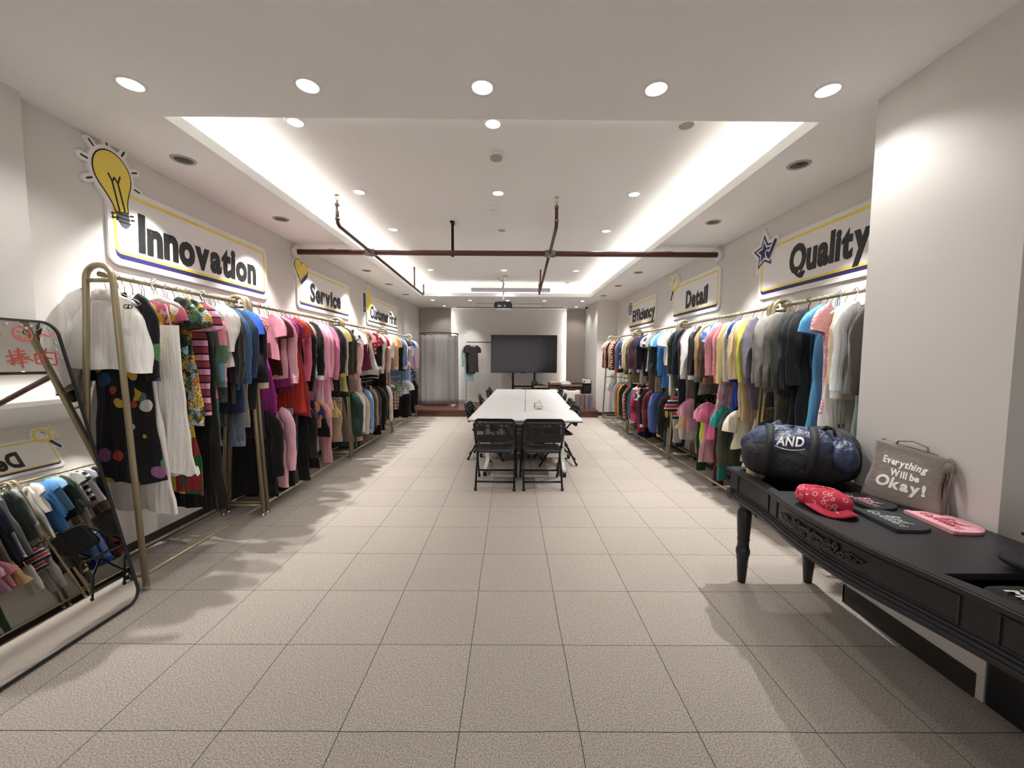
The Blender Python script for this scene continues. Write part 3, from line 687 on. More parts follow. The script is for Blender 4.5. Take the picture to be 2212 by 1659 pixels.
def garment(kind, L, mat, mat2, t, R):
    "builds the parts of one garment under the empty t"
    K = kind; T = .024; SW, Wd, HW = .19, .215, .225; fold = .010
    G = lambda P, nm, m=mat, cl=True, sol=0, par=None: MB().grid(P, cl).build(nm, m, par or t, smooth=True, solidify=sol, fixn=False)
    if K in ('trousers', 'jeans'):
        wz = -.15; nm = 'waistband'
        G(body_mesh(R, .10, .19, .19, .195, .020, z_flat=wz + .02, fold=.004, nv=5), nm, mat2 or mat)
        for sd in (-1, 1):
            fl = R.uniform(.8, 1.15); cols = []
            for j in range(16):
                a = 2 * PI * j / 16; col = []
                for i in range(15):
                    s = i / 14; x = sd * (.092 + .012 * s) + (.098 - .028 * s * fl) * sgp(math.cos(a), .8) + .006 * math.sin(14 * s + sd); y = (.018 + .010 * math.sin(PI * min(1, s * 1.4))) * sgp(math.sin(a), .9) + .008 * math.sin(9 * s + 2 * sd + x * 20)
                    col.append((x, y, wz - .06 - (L - .06) * s))
                cols.append(col)
            lg = G(cols, 'trouser_leg')
            if K == 'jeans':
                s0 = wz - L
                G([[(p[0], p[1], p[2]) for p in ((sd * .104 + .074 * math.cos(2 * PI * j / 14), .024 * math.sin(2 * PI * j / 14), s0 + .045), (sd * .104 + .077 * math.cos(2 * PI * j / 14), .026 * math.sin(2 * PI * j / 14), s0 - .005))] for j in range(14)], 'cuff', mat2 or mat, par=lg)
        return
    if K == 'skirt':
        G(body_mesh(R, L, .17, .20, .30, .024, z_flat=-.16, fold=.018, nf=5, flare=1.4), 'skirt_panel')
        G([[(.172 * sgp(math.cos(a), .75), .014 * math.sin(a), -.155), (.178 * sgp(math.cos(a), .75), .016 * math.sin(a), -.20)] for a in [2 * PI * j / 20 for j in range(20)]], 'waistband', mat2 or mat)
        return
    if K in ('slip', 'cami'):
        zf = -.30
        for x in (-.1, .1):
            MB().tube([(x * .35, 0, -.115), (x * .8, .006, -.17), (x, .012, zf)], .006, 6).build('strap', mat2 or mat, t, smooth=True)
        G(body_mesh(R, L, .17, .18, .18 if K == 'cami' else .26, .022, z_flat=zf, fold=.014, nf=4), 'bodice')
        if mat2: G([[(( .18 if K == 'cami' else .262) * sgp(math.cos(a), .75), .03 * math.sin(a), -.112 - L + .03), ((.185 if K == 'cami' else .268) * sgp(math.cos(a), .75), .034 * math.sin(a) + .006 * math.sin(a * 9), -.112 - L - .03 + .010 * math.sin(a * 11))] for a in [2 * PI * j / 40 for j in range(40)]], 'hem_trim', mat2)
        return
    puff = 0; sl = None
    if K == 'tee': sl = ('s', .17)
    elif K == 'top': sl = ('s', .13); SW, Wd, HW = .165, .18, .18
    elif K == 'shirt': sl = ('l', .56, .058, .042)
    elif K == 'knit': sl = ('l', .58, .06, .045); T = .028
    elif K == 'hoodie': sl = ('l', .58, .068, .048); T = .032; Wd = HW = .225
    elif K == 'jacket': sl = ('l', .58, .07, .056); T = .034; SW, Wd, HW = .20, .225, .225
    elif K == 'coat': sl = ('l', .60, .072, .058); T = .036; SW, Wd, HW = .20, .225, .25
    elif K == 'puffer': sl = ('l', .58, .07, .058); T = .042; puff = .085; SW, Wd, HW = .20, .23, .225
    elif K == 'dress': sl = ('s', .16); SW, Wd, HW = .17, .185, .27; fold = .016
    elif K == 'longdress': sl = ('l', .54, .055, .045); SW, Wd, HW = .18, .20, .27; fold = .016
    elif K == 'vest': sl = None; T = .036; puff = .085 if L < .7 else 0; SW = .17
    elif K == 'puffsleeve': sl = ('p', .33); SW = .16; Wd = .18; HW = .24
    elif K == 'cape': sl = None; SW, Wd, HW = .17, .245, .315; T = .036; fold = .013
    G(body_mesh(R, L, SW, Wd, HW, T, fold=fold, puff=puff, nv=18 if L > .9 else 14), 'body')
    if K == 'cape': G(sleeve_mesh(R, -1, .17, .25, .58, .085, .07, .035), 'sleeve')
    for sd in (1, -1):
        if sl is None: break
        if sl[0] == 's': G(sleeve_mesh(R, sd, SW, Wd, sl[1], 0, 0, T, short=True), 'sleeve')
        elif sl[0] == 'p': G(sleeve_mesh(R, sd, SW, Wd, sl[1], .045, .035, T, puff=.045), 'sleeve')
        else:
            q = R.uniform(.92, 1.04)
            P = sleeve_mesh(R, sd, SW, Wd, sl[1] * q, sl[2], sl[3], T, puff=.012 if puff else 0); so = G(P, 'sleeve')
            if mat2 or K in ('hoodie', 'knit', 'shirt'):
                c = [(sum(p[-1][k] for p in P) / len(P)) for k in range(3)]
                G([[tuple(c[k] + (p[-1][k] - c[k]) * f + (dz if k == 2 else 0) for k in range(3)) for f, dz in ((.95, .008), (.88, -.02), (.86, -.055))] for p in P], 'cuff', mat2 or mat, par=so)
    if K == 'hoodie':
        Pg = []
        for j in range(13):
            a = PI * j / 12; Pg.append([(.10 * math.cos(a) * (1 - .35 * s), .02 + (.05 + .02 * math.sin(PI * s)) * math.sin(a) * .8, -.09 - .22 * s * (.4 + .6 * math.sin(a))) for s in [k / 6 for k in range(7)]])
        G(Pg, 'hood', mat, False, .006)
    elif K in ('shirt', 'jacket', 'coat', 'longdress'):
        G(ring_band(R, .072, .026, -.135, -.092, out=-.008, tilt=.006), 'collar', mat2 or mat, True, .004)
    elif K in ('cape',):
        G(ring_band(R, .09, .05, -.15, -.075, out=-.006, tilt=.008), 'collar', mat, True, .004)
    else:
        G(ring_band(R, .075, .024, -.14, -.118, out=.002, tilt=.008), 'neckband', mat2 or mat, True, .004)

def wire_hanger_mesh(wood=False):
    m = MB(); r = .0032 if not wood else .0042
    hook = [(.0205 * math.cos(a), 0, .0205 * math.sin(a)) for a in [-.5 + i * (PI + .9) / 12 for i in range(13)]]
    hook = [(-x, y, z) for x, y, z in hook][::-1]
    m.tube([(.0, 0, -.095), (.0, 0, -.045), (-.012, 0, -.028)] + [(-.0195, 0, -.008)] + hook[2:], r, 5)
    if wood:
        m.ext([(-.01, -.085), (.01, -.085), (.06, -.105), (.17, -.15), (.20, -.18), (.185, -.185), (.12, -.155), (0, -.13), (-.12, -.155), (-.185, -.185), (-.20, -.18), (-.17, -.15), (-.06, -.105)], -.006, .006)
    else:
        m.tube([(0, 0, -.09), (.05, 0, -.115), (.15, 0, -.155), (.175, 0, -.175), (.15, 0, -.185), (0, 0, -.19), (-.15, 0, -.185), (-.175, 0, -.175), (-.15, 0, -.155), (-.05, 0, -.115), (0, 0, -.09)], .002, 5)
    return m
M_wire = solid('wire_hanger', '#c9c6c0', .3, .8)
HANG = {}
def hanger(style, loc, rz, label, group):
    if style not in HANG:
        mat = {'wire': M_wire, 'white': solid('white_hanger', '#dedad4', .45), 'black': solid('black_hanger', '#151515', .4), 'wood': solid('pale_hanger', '#c9bd9f', .5), 'pink': solid('pink_hanger', '#d7a3ae', .45), 'blue': solid('blue_hanger', '#4f86b8', .4)}[style]
        o = wire_hanger_mesh(style not in ('wire',)).build('clothes_hanger', mat, smooth=True); HANG[style] = o
    else:
        o = HANG[style].copy(); COL.objects.link(o)
    o.location = loc; o.rotation_euler = (0, 0, rz); return tag(o, label, 'hanger', group)
# ---------------------------------------------------------------- the clothes: Y | kind | description | colour | pattern | second colour | third colour | length
LU = '''
2.645|cape|white mock-neck cape top|e9e5e0|plain|||.50
2.705|longdress|black art-print dress|17161a|art|||1.27
2.755|skirt|white cotton petticoat|e6e1dc|plain|e8e4de||1.50
2.80|slip|white lace slip dress|e8e3dd|lace|e8e3dd||1.22
2.87|top|pink animal-print shirt|c8607a|print|d9a93f|e0d6cc|.40
2.935|tee|jungle-print green shirt|33563c|tropic|3f6a4a|16241c|.40
2.99|dress|tropical yellow-print dress|d3a83a|tropic|d9d5cb|3d5a44|.92
3.045|skirt|colour-block skirt|a03434|patch|2f6a3c|d6bd3c|1.48
3.10|tee|pink burgundy striped tee|e2a0bf|stripe|8d3f48|1c1416|.86
3.165|skirt|long black skirt|151413|plain|||1.62
3.225|knit|pink patchwork cardigan|d68b93|patch|6f86a0|4f6d58|.98
3.285|puffsleeve|white satin blouse|e6e3dd|satin|||.48
3.345|jacket|black leather jacket|1c1a19|leather|||.78
3.405|jacket|dark brown leather jacket|2d2622|leather|||.80
3.465|jacket|mid-blue denim jacket|3c5a80|denim|||.70
3.525|jacket|navy denim jacket|27364f|denim|||.92
3.585|jeans|ripped grey jeans|6f7888|denim|7d8796||1.18
3.64|trousers|light grey joggers|a19a94|mottle|8d8782||1.02
3.70|tee|royal blue tee|2f5fc4|plain|||.60
3.755|jacket|black and cream jacket|1d1c1d|plain|cbb98a||.90
3.925|slip|plum maxi dress|3b2436|plain|||1.22
3.985|slip|magenta maxi dress|a32c86|plain|||.98
4.05|tee|pink satin bow blouse|dc8f9f|satin|||.42
4.12|tee|dark burgundy tee|4b1720|plain|b06a52||.62
4.19|knit|pale pink velour top|dda6ae|plain|||.64
4.265|puffsleeve|magenta puff-sleeve dress|b03a86|plain|e0a35a||.72
4.335|tee|burgundy and coral tunic|7a2a4a|plain|e8836c||.80
4.41|dress|orange-red maxi dress|c0392f|plain|||1.02
4.48|skirt|red maxi skirt|a33a3c|plain|||1.08
4.555|hoodie|deep pink hoodie|cf6480|plain|||.62
4.63|coat|long black coat|171516|plain|||.96
4.695|tee|salmon pink tee|d88f86|plain|||.66
4.755|shirt|light blue striped shirt|c3d3e6|vstripe|7f9cc4||.60
4.82|jacket|black white-zip track jacket|191718|plain|e9e7e4||.80
4.89|knit|rose pink sweater|d98ea8|plain|||.60
4.955|hoodie|pink lace-up hoodie|e5a1b8|plain|||.98
5.02|knit|pale pink knit dress|e8b6c4|plain|||1.02
5.085|hoodie|candy pink hoodie|e39ab0|plain|||.78
5.15|longdress|pink lace-up dress|efb6c6|plain|||1.10
5.215|knit|dusty pink cardigan|cf7f9a|plain|||.86
5.28|knit|pink black-graphic sweatshirt|eaa9b8|print|2a2022|eaa9b8|.86
5.345|coat|black wool coat|191718|plain|||.92
5.41|jacket|charcoal yellow-lined jacket|29272a|plain|b9b55a||.86
5.475|coat|dark slate blazer|2b2c31|plain|||.92
5.54|jacket|black quilted jacket|201e20|plain|||.90
5.605|shirt|beige linen shirt|cfc0a8|plain|||.70
5.67|dress|pale yellow dress|e4d68c|plain|||.88
5.735|coat|olive brown coat|3f382c|plain|||.94
5.80|coat|dark umber coat|362d24|plain|||.98
5.87|knit|sand knit|c4b096|plain|||.90
6.03|tee|white tee with black print|e8e6e2|tiedye|1b1b1b||.34
6.11|knit|light pink sweater|e8b9bd|plain|||.74
6.19|longdress|blush pink dress|e9bfc0|plain|||.98
6.27|slip|black slip dress|1a1616|plain|||.98
6.36|tee|plain white tee|e9e6e1|plain|||.42
6.45|top|brown plaid top|8a6a3c|plaid|2b2018|c7a24c|.40
6.54|top|dark green floral top|23302a|floral|c9a23f|7a4c8a|.42
6.64|skirt|burgundy pleated skirt|8a3a58|vstripe|6d2a44||.62
6.73|top|pink striped camp shirt|d86a7e|vstripe|f0c9c9||.38
6.82|cami|black camisole|1b1717|plain|||.52
6.91|skirt|white linen mini skirt|dcd6ce|plain|||.72
7.00|tee|red plaid tee|b33a3f|plaid|6d1f26|e9d5d2|.36
7.09|shirt|black white-trim shirt|1c1a1b|plain|e5e2dd||.78
7.18|knit|pale grey cardigan|c9c6c1|plain|||.80
7.28|puffsleeve|white ruffled blouse|ece9e4|lace|||.46
7.37|tee|bright red tee|bf3038|plain|||.40
7.46|dress|black jersey dress|1b1818|plain|||1.02
7.55|knit|coral striped knit|db9a84|vstripe|e9d9cc||.90
7.64|puffsleeve|white fringe top|e4e2dd|fur|||.44
7.73|trousers|black wide trousers|1a1818|plain|||1.00
7.83|shirt|smoke grey shirt|8f8b85|plain|||.62
7.93|dress|peach chiffon dress|e3b894|plain|||.66
8.12|jacket|tan shearling jacket|c3a07e|plain|e2cdb4||.62
8.22|tee|yellow-orange tee|eeb465|plain|||.38
8.32|dress|taupe satin dress|a89484|satin|||.66
8.43|knit|black crew sweater|1c1a1b|plain|||.66
8.54|jacket|blue denim jacket|6c93bf|denim|||.50
8.65|jacket|royal blue satin jacket|2456a8|satin|||.50
8.77|knit|cream cardigan|dfd8c8|plain|||.58
8.89|shirt|beige rolled-cuff shirt|d3c6b4|plain|||.62
9.02|top|dark camouflage top|2c2b24|floral|4a4838|161612|.70
9.15|knit|dusty rose knit|c79c98|plain|||.66
9.28|longdress|pale blue maxi dress|8fb0da|plain|||.96
9.42|dress|navy floral dress|252a48|floral|d9d3d8|6a6f92|.98
9.57|puffsleeve|white fluffy cardigan|e9e5df|fur|||.40
9.72|knit|lilac pink knit|d9b9c2|plain|||.66
9.86|longdress|dark blue print dress|20263c|floral|b9bccb|20263c|1.05
9.99|knit|powder pink sweater|e3c3c6|plain|||.74
'''
LL = '''
3.93|coat|long black wool coat|151414|plain|||.84
4.03|trousers|black dress trousers|171516|plain|||.86
4.14|hoodie|pink floral hoodie|e6aebb|plain|||.82
4.26|trousers|charcoal trousers|1d1b1d|plain|||.88
4.37|trousers|black side-stripe trousers|1a191a|plain|8f949a||.86
4.48|trousers|grey side-stripe trousers|4a4c50|plain|||.86
4.60|coat|black puffer coat|161515|plain|||.88
4.72|skirt|black pleated skirt|171616|plain|||.80
4.84|tee|purple print tee|3c2d63|print|6f5fae|d38f6a|.36
4.95|tee|peach tee|e0a085|plain|||.34
5.08|skirt|black cotton skirt|181616|plain|||.48
5.30|trousers|pink sweatpants|e0a2aa|plain|||.84
5.48|skirt|yellow ruffled skirt|dccb86|plain|||.30
5.60|trousers|beige wide trousers|b8a48c|plain|||.62
5.75|skirt|taupe skirt|6f6052|plain|||.70
6.04|coat|forest green coat|30463a|plain|||.82
6.15|shirt|crisp white shirt|e6e6e4|plain|||.40
6.25|coat|beige trench coat|c8b49c|plain|||.78
6.36|trousers|navy track trousers|24305c|plain|||.90
6.46|trousers|rust red trousers|94443c|plain|||.86
6.57|jacket|light blue denim shirt|7f9fc8|denim|a9c3e2||.72
6.70|coat|dark umber overcoat|4a3d2e|plain|||.78
6.82|jacket|tan corduroy jacket|a58760|plain|||.74
6.95|jacket|charcoal denim jacket|3a4048|denim|||.72
7.07|coat|black tailored coat|1a1817|plain|||.78
7.20|coat|brown peach-trim coat|4c3a2c|plain|dd9c7c||.76
7.33|trousers|black straight trousers|171515|plain|||.86
7.46|coat|black evening coat|1a1717|plain|||.82
7.60|knit|cream long cardigan|ddd2bb|plain|||.74
7.74|knit|lilac cardigan|c3a3c8|plain|||.74
8.14|cami|black swim top|1c1718|plain|||.30
8.28|cami|mauve floral top|b07a7e|floral|e7d3cf|7a3f4c|.32
8.44|cami|red gingham skirt top|a84a50|plaid|e0c8c6||.56
8.62|cami|green swimsuit|5fb878|plain|||.52
8.80|top|grey sage top|8f978a|floral|5d6a5c|c9c9bd|.34
8.98|top|lilac mesh top|b79fc4|plain|||.30
9.14|tee|white cropped tee|e4e2dd|plain|||.30
9.32|trousers|black flared trousers|161515|plain|||.84
9.52|trousers|black leather trousers|191716|leather|||.84
9.72|coat|black long cardigan|171616|plain|||.80
'''
RU = '''
2.66|coat|dark taupe coat|4c443e|plain|||1.10
2.725|slip|sage green dress|a3b5ac|plain|||1.14
2.80|shirt|big white linen shirt|e7e8e6|plain|||.62
2.875|jacket|beige collared jacket|d3bda0|plain|||.68
2.94|slip|long white dress|e3ddd7|plain|||.98
3.005|cami|mustard camisole dress|c39538|plain|||.94
3.07|dress|pink quilted dress|e7a9ae|quilt|c9828c||.80
3.145|dress|light blue tee dress|5ba3d2|plain|||.98
3.22|cami|black satin camisole|1a1b1f|satin|||.60
3.29|coat|black velvet coat|1a1d20|plain|||1.06
3.37|coat|black long overcoat|191b1d|plain|||1.06
3.455|jacket|dark olive blazer|3a3d34|plain|||.70
3.53|jacket|grey distressed jacket|6c6861|mottle|57534d||.68
3.60|jeans|grey distressed jeans|7a756d|mottle|615d56||1.14
3.67|hoodie|stone grey hoodie|807b74|plain|||.72
3.74|jacket|washed grey denim jacket|86868a|denim|||.66
3.92|knit|speckled grey cardigan|7d7882|mottle|6a6570||.90
3.99|shirt|chartreuse shirt|c9c65a|plain|||.56
4.055|coat|tan long coat|cdb48c|plain|||1.02
4.12|coat|camel coat|d3bd98|plain|||1.00
4.19|hoodie|royal blue hoodie|2a4a96|plain|||.92
4.265|dress|royal blue dress|2b4c9e|plain|||1.02
4.335|knit|cream knit|e6dec6|plain|||.60
4.40|shirt|pale yellow shirt|ece0a4|plain|||.58
4.465|knit|coral pink knit|de7f8c|plain|||.66
4.535|longdress|pink lace dress|e9a7b1|tiedye|f3d6d6||1.02
4.61|jacket|pink wool jacket|dd9aa8|plain|||.66
4.69|tee|blue tie-dye tee|e3e9f2|tiedye|3f78b8||.56
4.76|cami|orange strap top|e07a2c|plain|||.40
4.84|jacket|brown cropped jacket|5d4a3a|plain|||.58
4.92|shirt|camel shirt|b08f6e|plain|||.72
5.00|jacket|silver grey bomber|8d8f8a|mottle|777974||.84
5.09|jacket|black white-piped jacket|1b1c1d|leather|e6e6e4||.92
5.18|trousers|black white-piped track pants|1a1b1b|plain|d9d9d6||1.12
5.27|hoodie|soft white hoodie|dfdedb|plain|||.62
5.35|knit|dark brown knit|4a3c30|plain|||.64
5.43|jeans|taupe cargo trousers|8f8078|plain|7c6e66||1.08
5.52|coat|navy slim coat|1e2436|plain|||1.06
5.61|trousers|pale grey sweatpants|b6b6b8|plain|||.98
5.70|trousers|mid grey sweatpants|8e9094|plain|a8aaac||.98
5.79|jacket|dark green jacket|35403a|plain|||.80
5.88|shirt|grey piped shirt|a3a6a8|plain|e2e2df||.80
6.05|trousers|off-white trousers|d9d4ca|plain|||.92
6.13|tee|oversized white tee|ebe7e0|plain|||.50
6.22|shirt|bright blue shirt dress|3f7fc0|plain|||.86
6.31|tee|sky blue tee|5c9bd6|plain|||.62
6.40|tee|light blue striped-cuff tee|8fb9d2|plain|20242c||.58
6.49|jacket|bottle green jacket|2c3a30|plain|||.70
6.58|trousers|sand trousers|b9aa94|plain|||.92
6.67|tee|light grey tee|b3b5b3|plain|||.54
6.76|tee|navy white-striped tee|232a44|hstripe|e6e6ea|232a44|.56
6.85|tee|white baseball jersey|e2e0e6|vstripe|c3c0cc||.62
6.94|trousers|brown wool trousers|7d6658|plain|||.98
7.03|tee|black boxy tee|1e1d1e|plain|||.58
7.12|jacket|black fleece jacket|1d1c1d|plain|||.70
7.22|shirt|lavender white shirt|d4d3e2|plain|||.60
7.31|tee|dark navy polo|262a4c|plain|8d94c0||.52
7.40|trousers|ivory trousers|d8d2c8|plain|||.82
7.50|jacket|maroon jacket|4a222c|plain|||.70
7.60|knit|ash grey sweater|b4b5b5|plain|||.70
7.70|knit|teal grey knit|5f7f80|plain|e0dcdc||.72
7.80|jacket|dark green blazer|2e4638|plain|||.70
7.90|coat|tan canvas coat|b0946c|plain|||.84
8.00|knit|khaki knit|8f8a72|plain|||.66
8.17|jacket|white varsity jacket|e2e3e6|plain|1d1d22||.62
8.28|jacket|navy flag-print jacket|2a2f52|print|b44a44|e0d9d0|.60
8.40|jacket|dark teal jacket|2c4f4a|plain|||.74
8.52|jacket|mid-blue jean jacket|46679a|denim|||.64
8.65|hoodie|rust orange hoodie|b4573c|plain|||.66
8.78|jacket|black racing jacket|1e1e26|plain|||.70
8.92|knit|red white navy sweater|23243a|hstripe|b83a40|e8e4e0|.62
9.06|shirt|pink grey shirt|c4a8a2|vstripe|8f8a94||.60
9.20|puffer|tan puffer jacket|a98c66|plain|||.64
9.36|coat|dark brown coat|33281f|plain|||.68
9.52|puffer|white puffer jacket|dfe3e3|plain|||.66
9.68|knit|orange sweater|e0713a|plain|||.50
9.84|tee|white cotton tee|e2e2df|plain|||.52
10.00|vest|orange-trim vest|e6722a|plain|||.50
10.14|vest|black down vest|1d1c1d|plain|||.64
'''
RL = '''
3.42|trousers|dark grey trousers|57514c|plain|||.90
3.52|shirt|light blue shirt|a9bcd6|plain|||.52
3.62|coat|dark green coat|1f3029|plain|||.84
3.73|skirt|dark green pleated skirt|24382f|plain|||.86
3.92|skirt|white linen skirt|dedad4|lace|||.52
4.02|cami|mint green top|a9c2a6|plain|||.50
4.12|tee|cream boxy tee|e6dcc4|plain|||.40
4.22|tee|blue chambray tee|5c86b0|denim|||.38
4.33|jacket|olive field jacket|4a4a3a|plain|||.60
4.44|tee|teal green tee|2f9c90|plain|||.44
4.54|trousers|teal green trousers|2a8578|plain|||.82
4.65|trousers|burgundy trousers|5a2026|plain|||.92
4.76|tee|deep pink tee|d0678c|plain|||.40
4.86|dress|pale pink dress|e3a9b4|plain|||.72
4.98|trousers|neon yellow-green trousers|c8e83c|plain|||.72
5.09|trousers|pine green trousers|203c30|plain|||.86
5.20|tee|mauve ringer tee|b98aa0|plain|2a2022||.42
5.32|tee|rose pink tee|d9929e|plain|||.38
5.45|skirt|sand mini skirt|d8bd88|plain|||.40
5.60|cami|white strappy apron|dcdad6|plain|||.60
5.72|tee|navy red-stripe tee|23283a|hstripe|b23c40|e6e2df|.34
5.85|trousers|light grey track pants|b3b0ac|plain|||.66
6.06|jacket|black gold-print jacket|1b1a18|print|c79a3c|1b1a18|.50
6.17|trousers|slate jogging trousers|3a3e44|plain|||.80
6.28|jacket|indigo denim jacket|3b4f7e|denim|||.46
6.39|jacket|faded blue denim jacket|55699c|denim|||.48
6.50|skirt|blue denim skirt|2f56a0|denim|e3e3e0||.66
6.62|trousers|black yellow-stripe shorts|1e1d22|plain|c9b24a||.64
6.74|jacket|red purple varsity jacket|6f2f36|patch|5a4870|8c3a34|.66
6.86|shirt|black white-cuff shirt|1c1b1b|plain|e6e1da||.52
6.98|jacket|maroon corduroy jacket|4a1e22|plain|||.54
7.09|trousers|black slim trousers|171616|plain|||.84
7.20|tee|white and black tee|dedcd8|tiedye|1e1d1d||.34
7.31|jacket|raspberry pink jacket|a83a58|patch|d98a98|8a2c38|.80
7.42|trousers|dark indigo jeans|2a3c58|denim|||.90
7.53|knit|blue cream patchwork knit|3d5676|patch|e3ddcf|4a6a92|.70
7.64|coat|dark forest coat|22332a|plain|||.66
7.75|jacket|black piped jacket|1d1b1a|plain|b09a7c||.60
7.87|shirt|red check shirt|b8464c|plaid|e0cfcb|5d2228|.58
8.00|jeans|pale wash jeans|a9adb0|denim|||.76
8.24|coat|deep green coat|24382e|plain|||.40
8.42|knit|golden yellow cardigan|c8a458|plain|||.66
8.60|knit|burnt orange cardigan|c06a44|plain|||.64
8.80|shirt|pale blue shirt|b9c6d6|plain|||.60
9.00|jeans|light blue jeans|8fa6c2|denim|||.78
9.22|tee|white summer tee|e4e1dc|plain|||.38
'''
SIGNS = {'L': ((5.2, 'Innovation'), (7.7, 'Service'), (99, 'Customer First')), 'R': ((5.0, 'Quality'), (7.4, 'Detail'), (99, 'Efficiency'))}
def region(side, y): return next(n for lim, n in SIGNS[side] if y < lim)
SEEN = {}
# how far a garment is pulled towards the aisle (m) or turned (degrees)
DX = {'white mock-neck cape top': -.055, 'white lace slip dress': .09, 'black art-print dress': -.06, 'pink animal-print shirt': -.04, 'colour-block skirt': -.10, 'white cotton petticoat': -.05, 'tropical yellow-print dress': .03, 'long black skirt': .05, 'mustard camisole dress': -.10, 'pink quilted dress': .06, 'long white dress': .05, 'sage green dress': .02, 'white satin blouse': .06, 'plum maxi dress': -.06, 'magenta maxi dress': -.02, 'pink satin bow blouse': .05, 'orange-red maxi dress': .05, 'red maxi skirt': .06, 'deep pink hoodie': .04, 'pale pink velour top': .02, 'pink burgundy striped tee': .03}
RZ = {'pink quilted dress': -18, 'big white linen shirt': -6, 'white lace slip dress': -4, 'pink satin bow blouse': -14, 'deep pink hoodie': -8}
hang_style = {'white mock-neck cape top': 'white', 'white lace slip dress': 'white', 'black leather jacket': 'black', 'white satin blouse': 'white', 'deep pink hoodie': 'white', 'charcoal yellow-lined jacket': 'white', 'black wool coat': 'white', 'tan shearling jacket': 'wood', 'blush pink dress': 'black', 'white fluffy cardigan': 'white', 'pink satin bow blouse': 'pink',
              'big white linen shirt': 'black', 'sage green dress': 'white', 'dark olive blazer': 'black', 'oversized white tee': 'wood', 'light blue tee dress': 'blue', 'soft white hoodie': 'white', 'dark taupe coat': 'black', 'long white dress': 'white', 'white strappy apron': 'white', 'mauve floral top': 'white', 'black swim top': 'white'}
def hang_rail(rows, side, zr, tier):
    s = 1 if side == 'L' else -1
    recs = [r.split('|') for r in rows.strip().split('\n')]; prev = None
    for k, (y, kind, desc, hx, pat, h2, h3, L) in enumerate(recs):
        y, L = float(y), float(L); R = random.Random(hash((round(y * 1000), len(desc), tier == 'upper')) & 0xffff)
        rg = region(side, y)
        where = f"{tier} rail by the {rg} sign"
        label = f"{desc} first on the {where}" if prev is None else f"{desc} behind the {prev}, {where}"
        assert label not in SEEN, label
        SEEN[label] = 1
        mat = fabric(hx, pat, *( (h2 or '222222'), (h3 or 'cccccc')))
        m2 = fabric(h2) if h2 and pat in ('plain', 'denim', 'leather', 'mottle', 'lace') else None
        rz = math.radians(-7 + 4 * math.sin(k * .55) + R.uniform(-4, 4))
        if tier == 'lower': rz *= .8
        if desc == 'white mock-neck cape top': rz = 0
        rz += math.radians(RZ.get(desc, 0))
        if s < 0: rz = PI - rz
        cat = {'tee': 'shirt', 'top': 'shirt', 'shirt': 'shirt', 'knit': 'sweater', 'hoodie': 'hoodie', 'jacket': 'jacket', 'coat': 'coat', 'puffer': 'jacket', 'dress': 'dress', 'longdress': 'dress', 'vest': 'vest', 'puffsleeve': 'blouse', 'cape': 'top', 'trousers': 'trousers', 'jeans': 'trousers', 'skirt': 'skirt', 'slip': 'dress', 'cami': 'top'}[kind]
        name = {'cami': 'camisole', 'cape': 'cape_top'}.get(kind, cat)
        dx = R.uniform(-.015, .02) + DX.get(desc, 0)
        t = thing('hanging_' + name, label, cat, (-s * XR + s * dx, y, zr), rz, f"clothes on the {tier} rail by the {rg} sign")
        garment(kind, L, mat, m2, t, R)
        st = hang_style.get(desc, 'wire')
        gl = f"thin wire hanger on the {where}" if st == 'wire' else f"{st} hanger holding the {desc}"
        hanger(st, (-s * XR + s * dx, y, zr), rz, gl, f"hangers on the {where}" if st == 'wire' else None)
        prev = desc
hang_rail(LU, 'L', ZR, 'upper'); hang_rail(LL, 'L', ZR2, 'lower'); hang_rail(RU, 'R', ZR, 'upper'); hang_rail(RL, 'R', ZR2, 'lower')
# spare hangers crowding the upper rails
for side, s in (('L', 1), ('R', -1)):
    for a, b in ((2.62, 3.78), (3.90, 5.9)):
        n = int((b - a) / .085)
        for i in range(n):
            y = a + (i + .5) * (b - a) / n + rnd.uniform(-.015, .015); rg = region(side, y)
            hanger('wire', (-s * XR, y, ZR), rnd.uniform(-.25, .25) + (PI if s < 0 else 0), f"thin wire hanger on the upper rail by the {rg} sign", f"hangers on the upper rail by the {rg} sign")

# lettering on two garments near the camera
t = next(o for o in COL.objects if o.get('label', '').startswith('white mock-neck'))
V, F = text_mesh('GD', .06, .03, .02, .001); MB().add([(x + .21, y - .074, z - .20) for x, y, z in V], F).build('lettering', M_ink, t, fixn=False)
t = next(o for o in COL.objects if o.get('label', '').startswith('long white dress'))
V, F = text_mesh('DAILY', .12, .03, .01, .001); MB().add([(-(x - .13), -(y) + .05, z - 1.0) for x, y, z in V], F).build('lettering', M_ink, t, fixn=False)
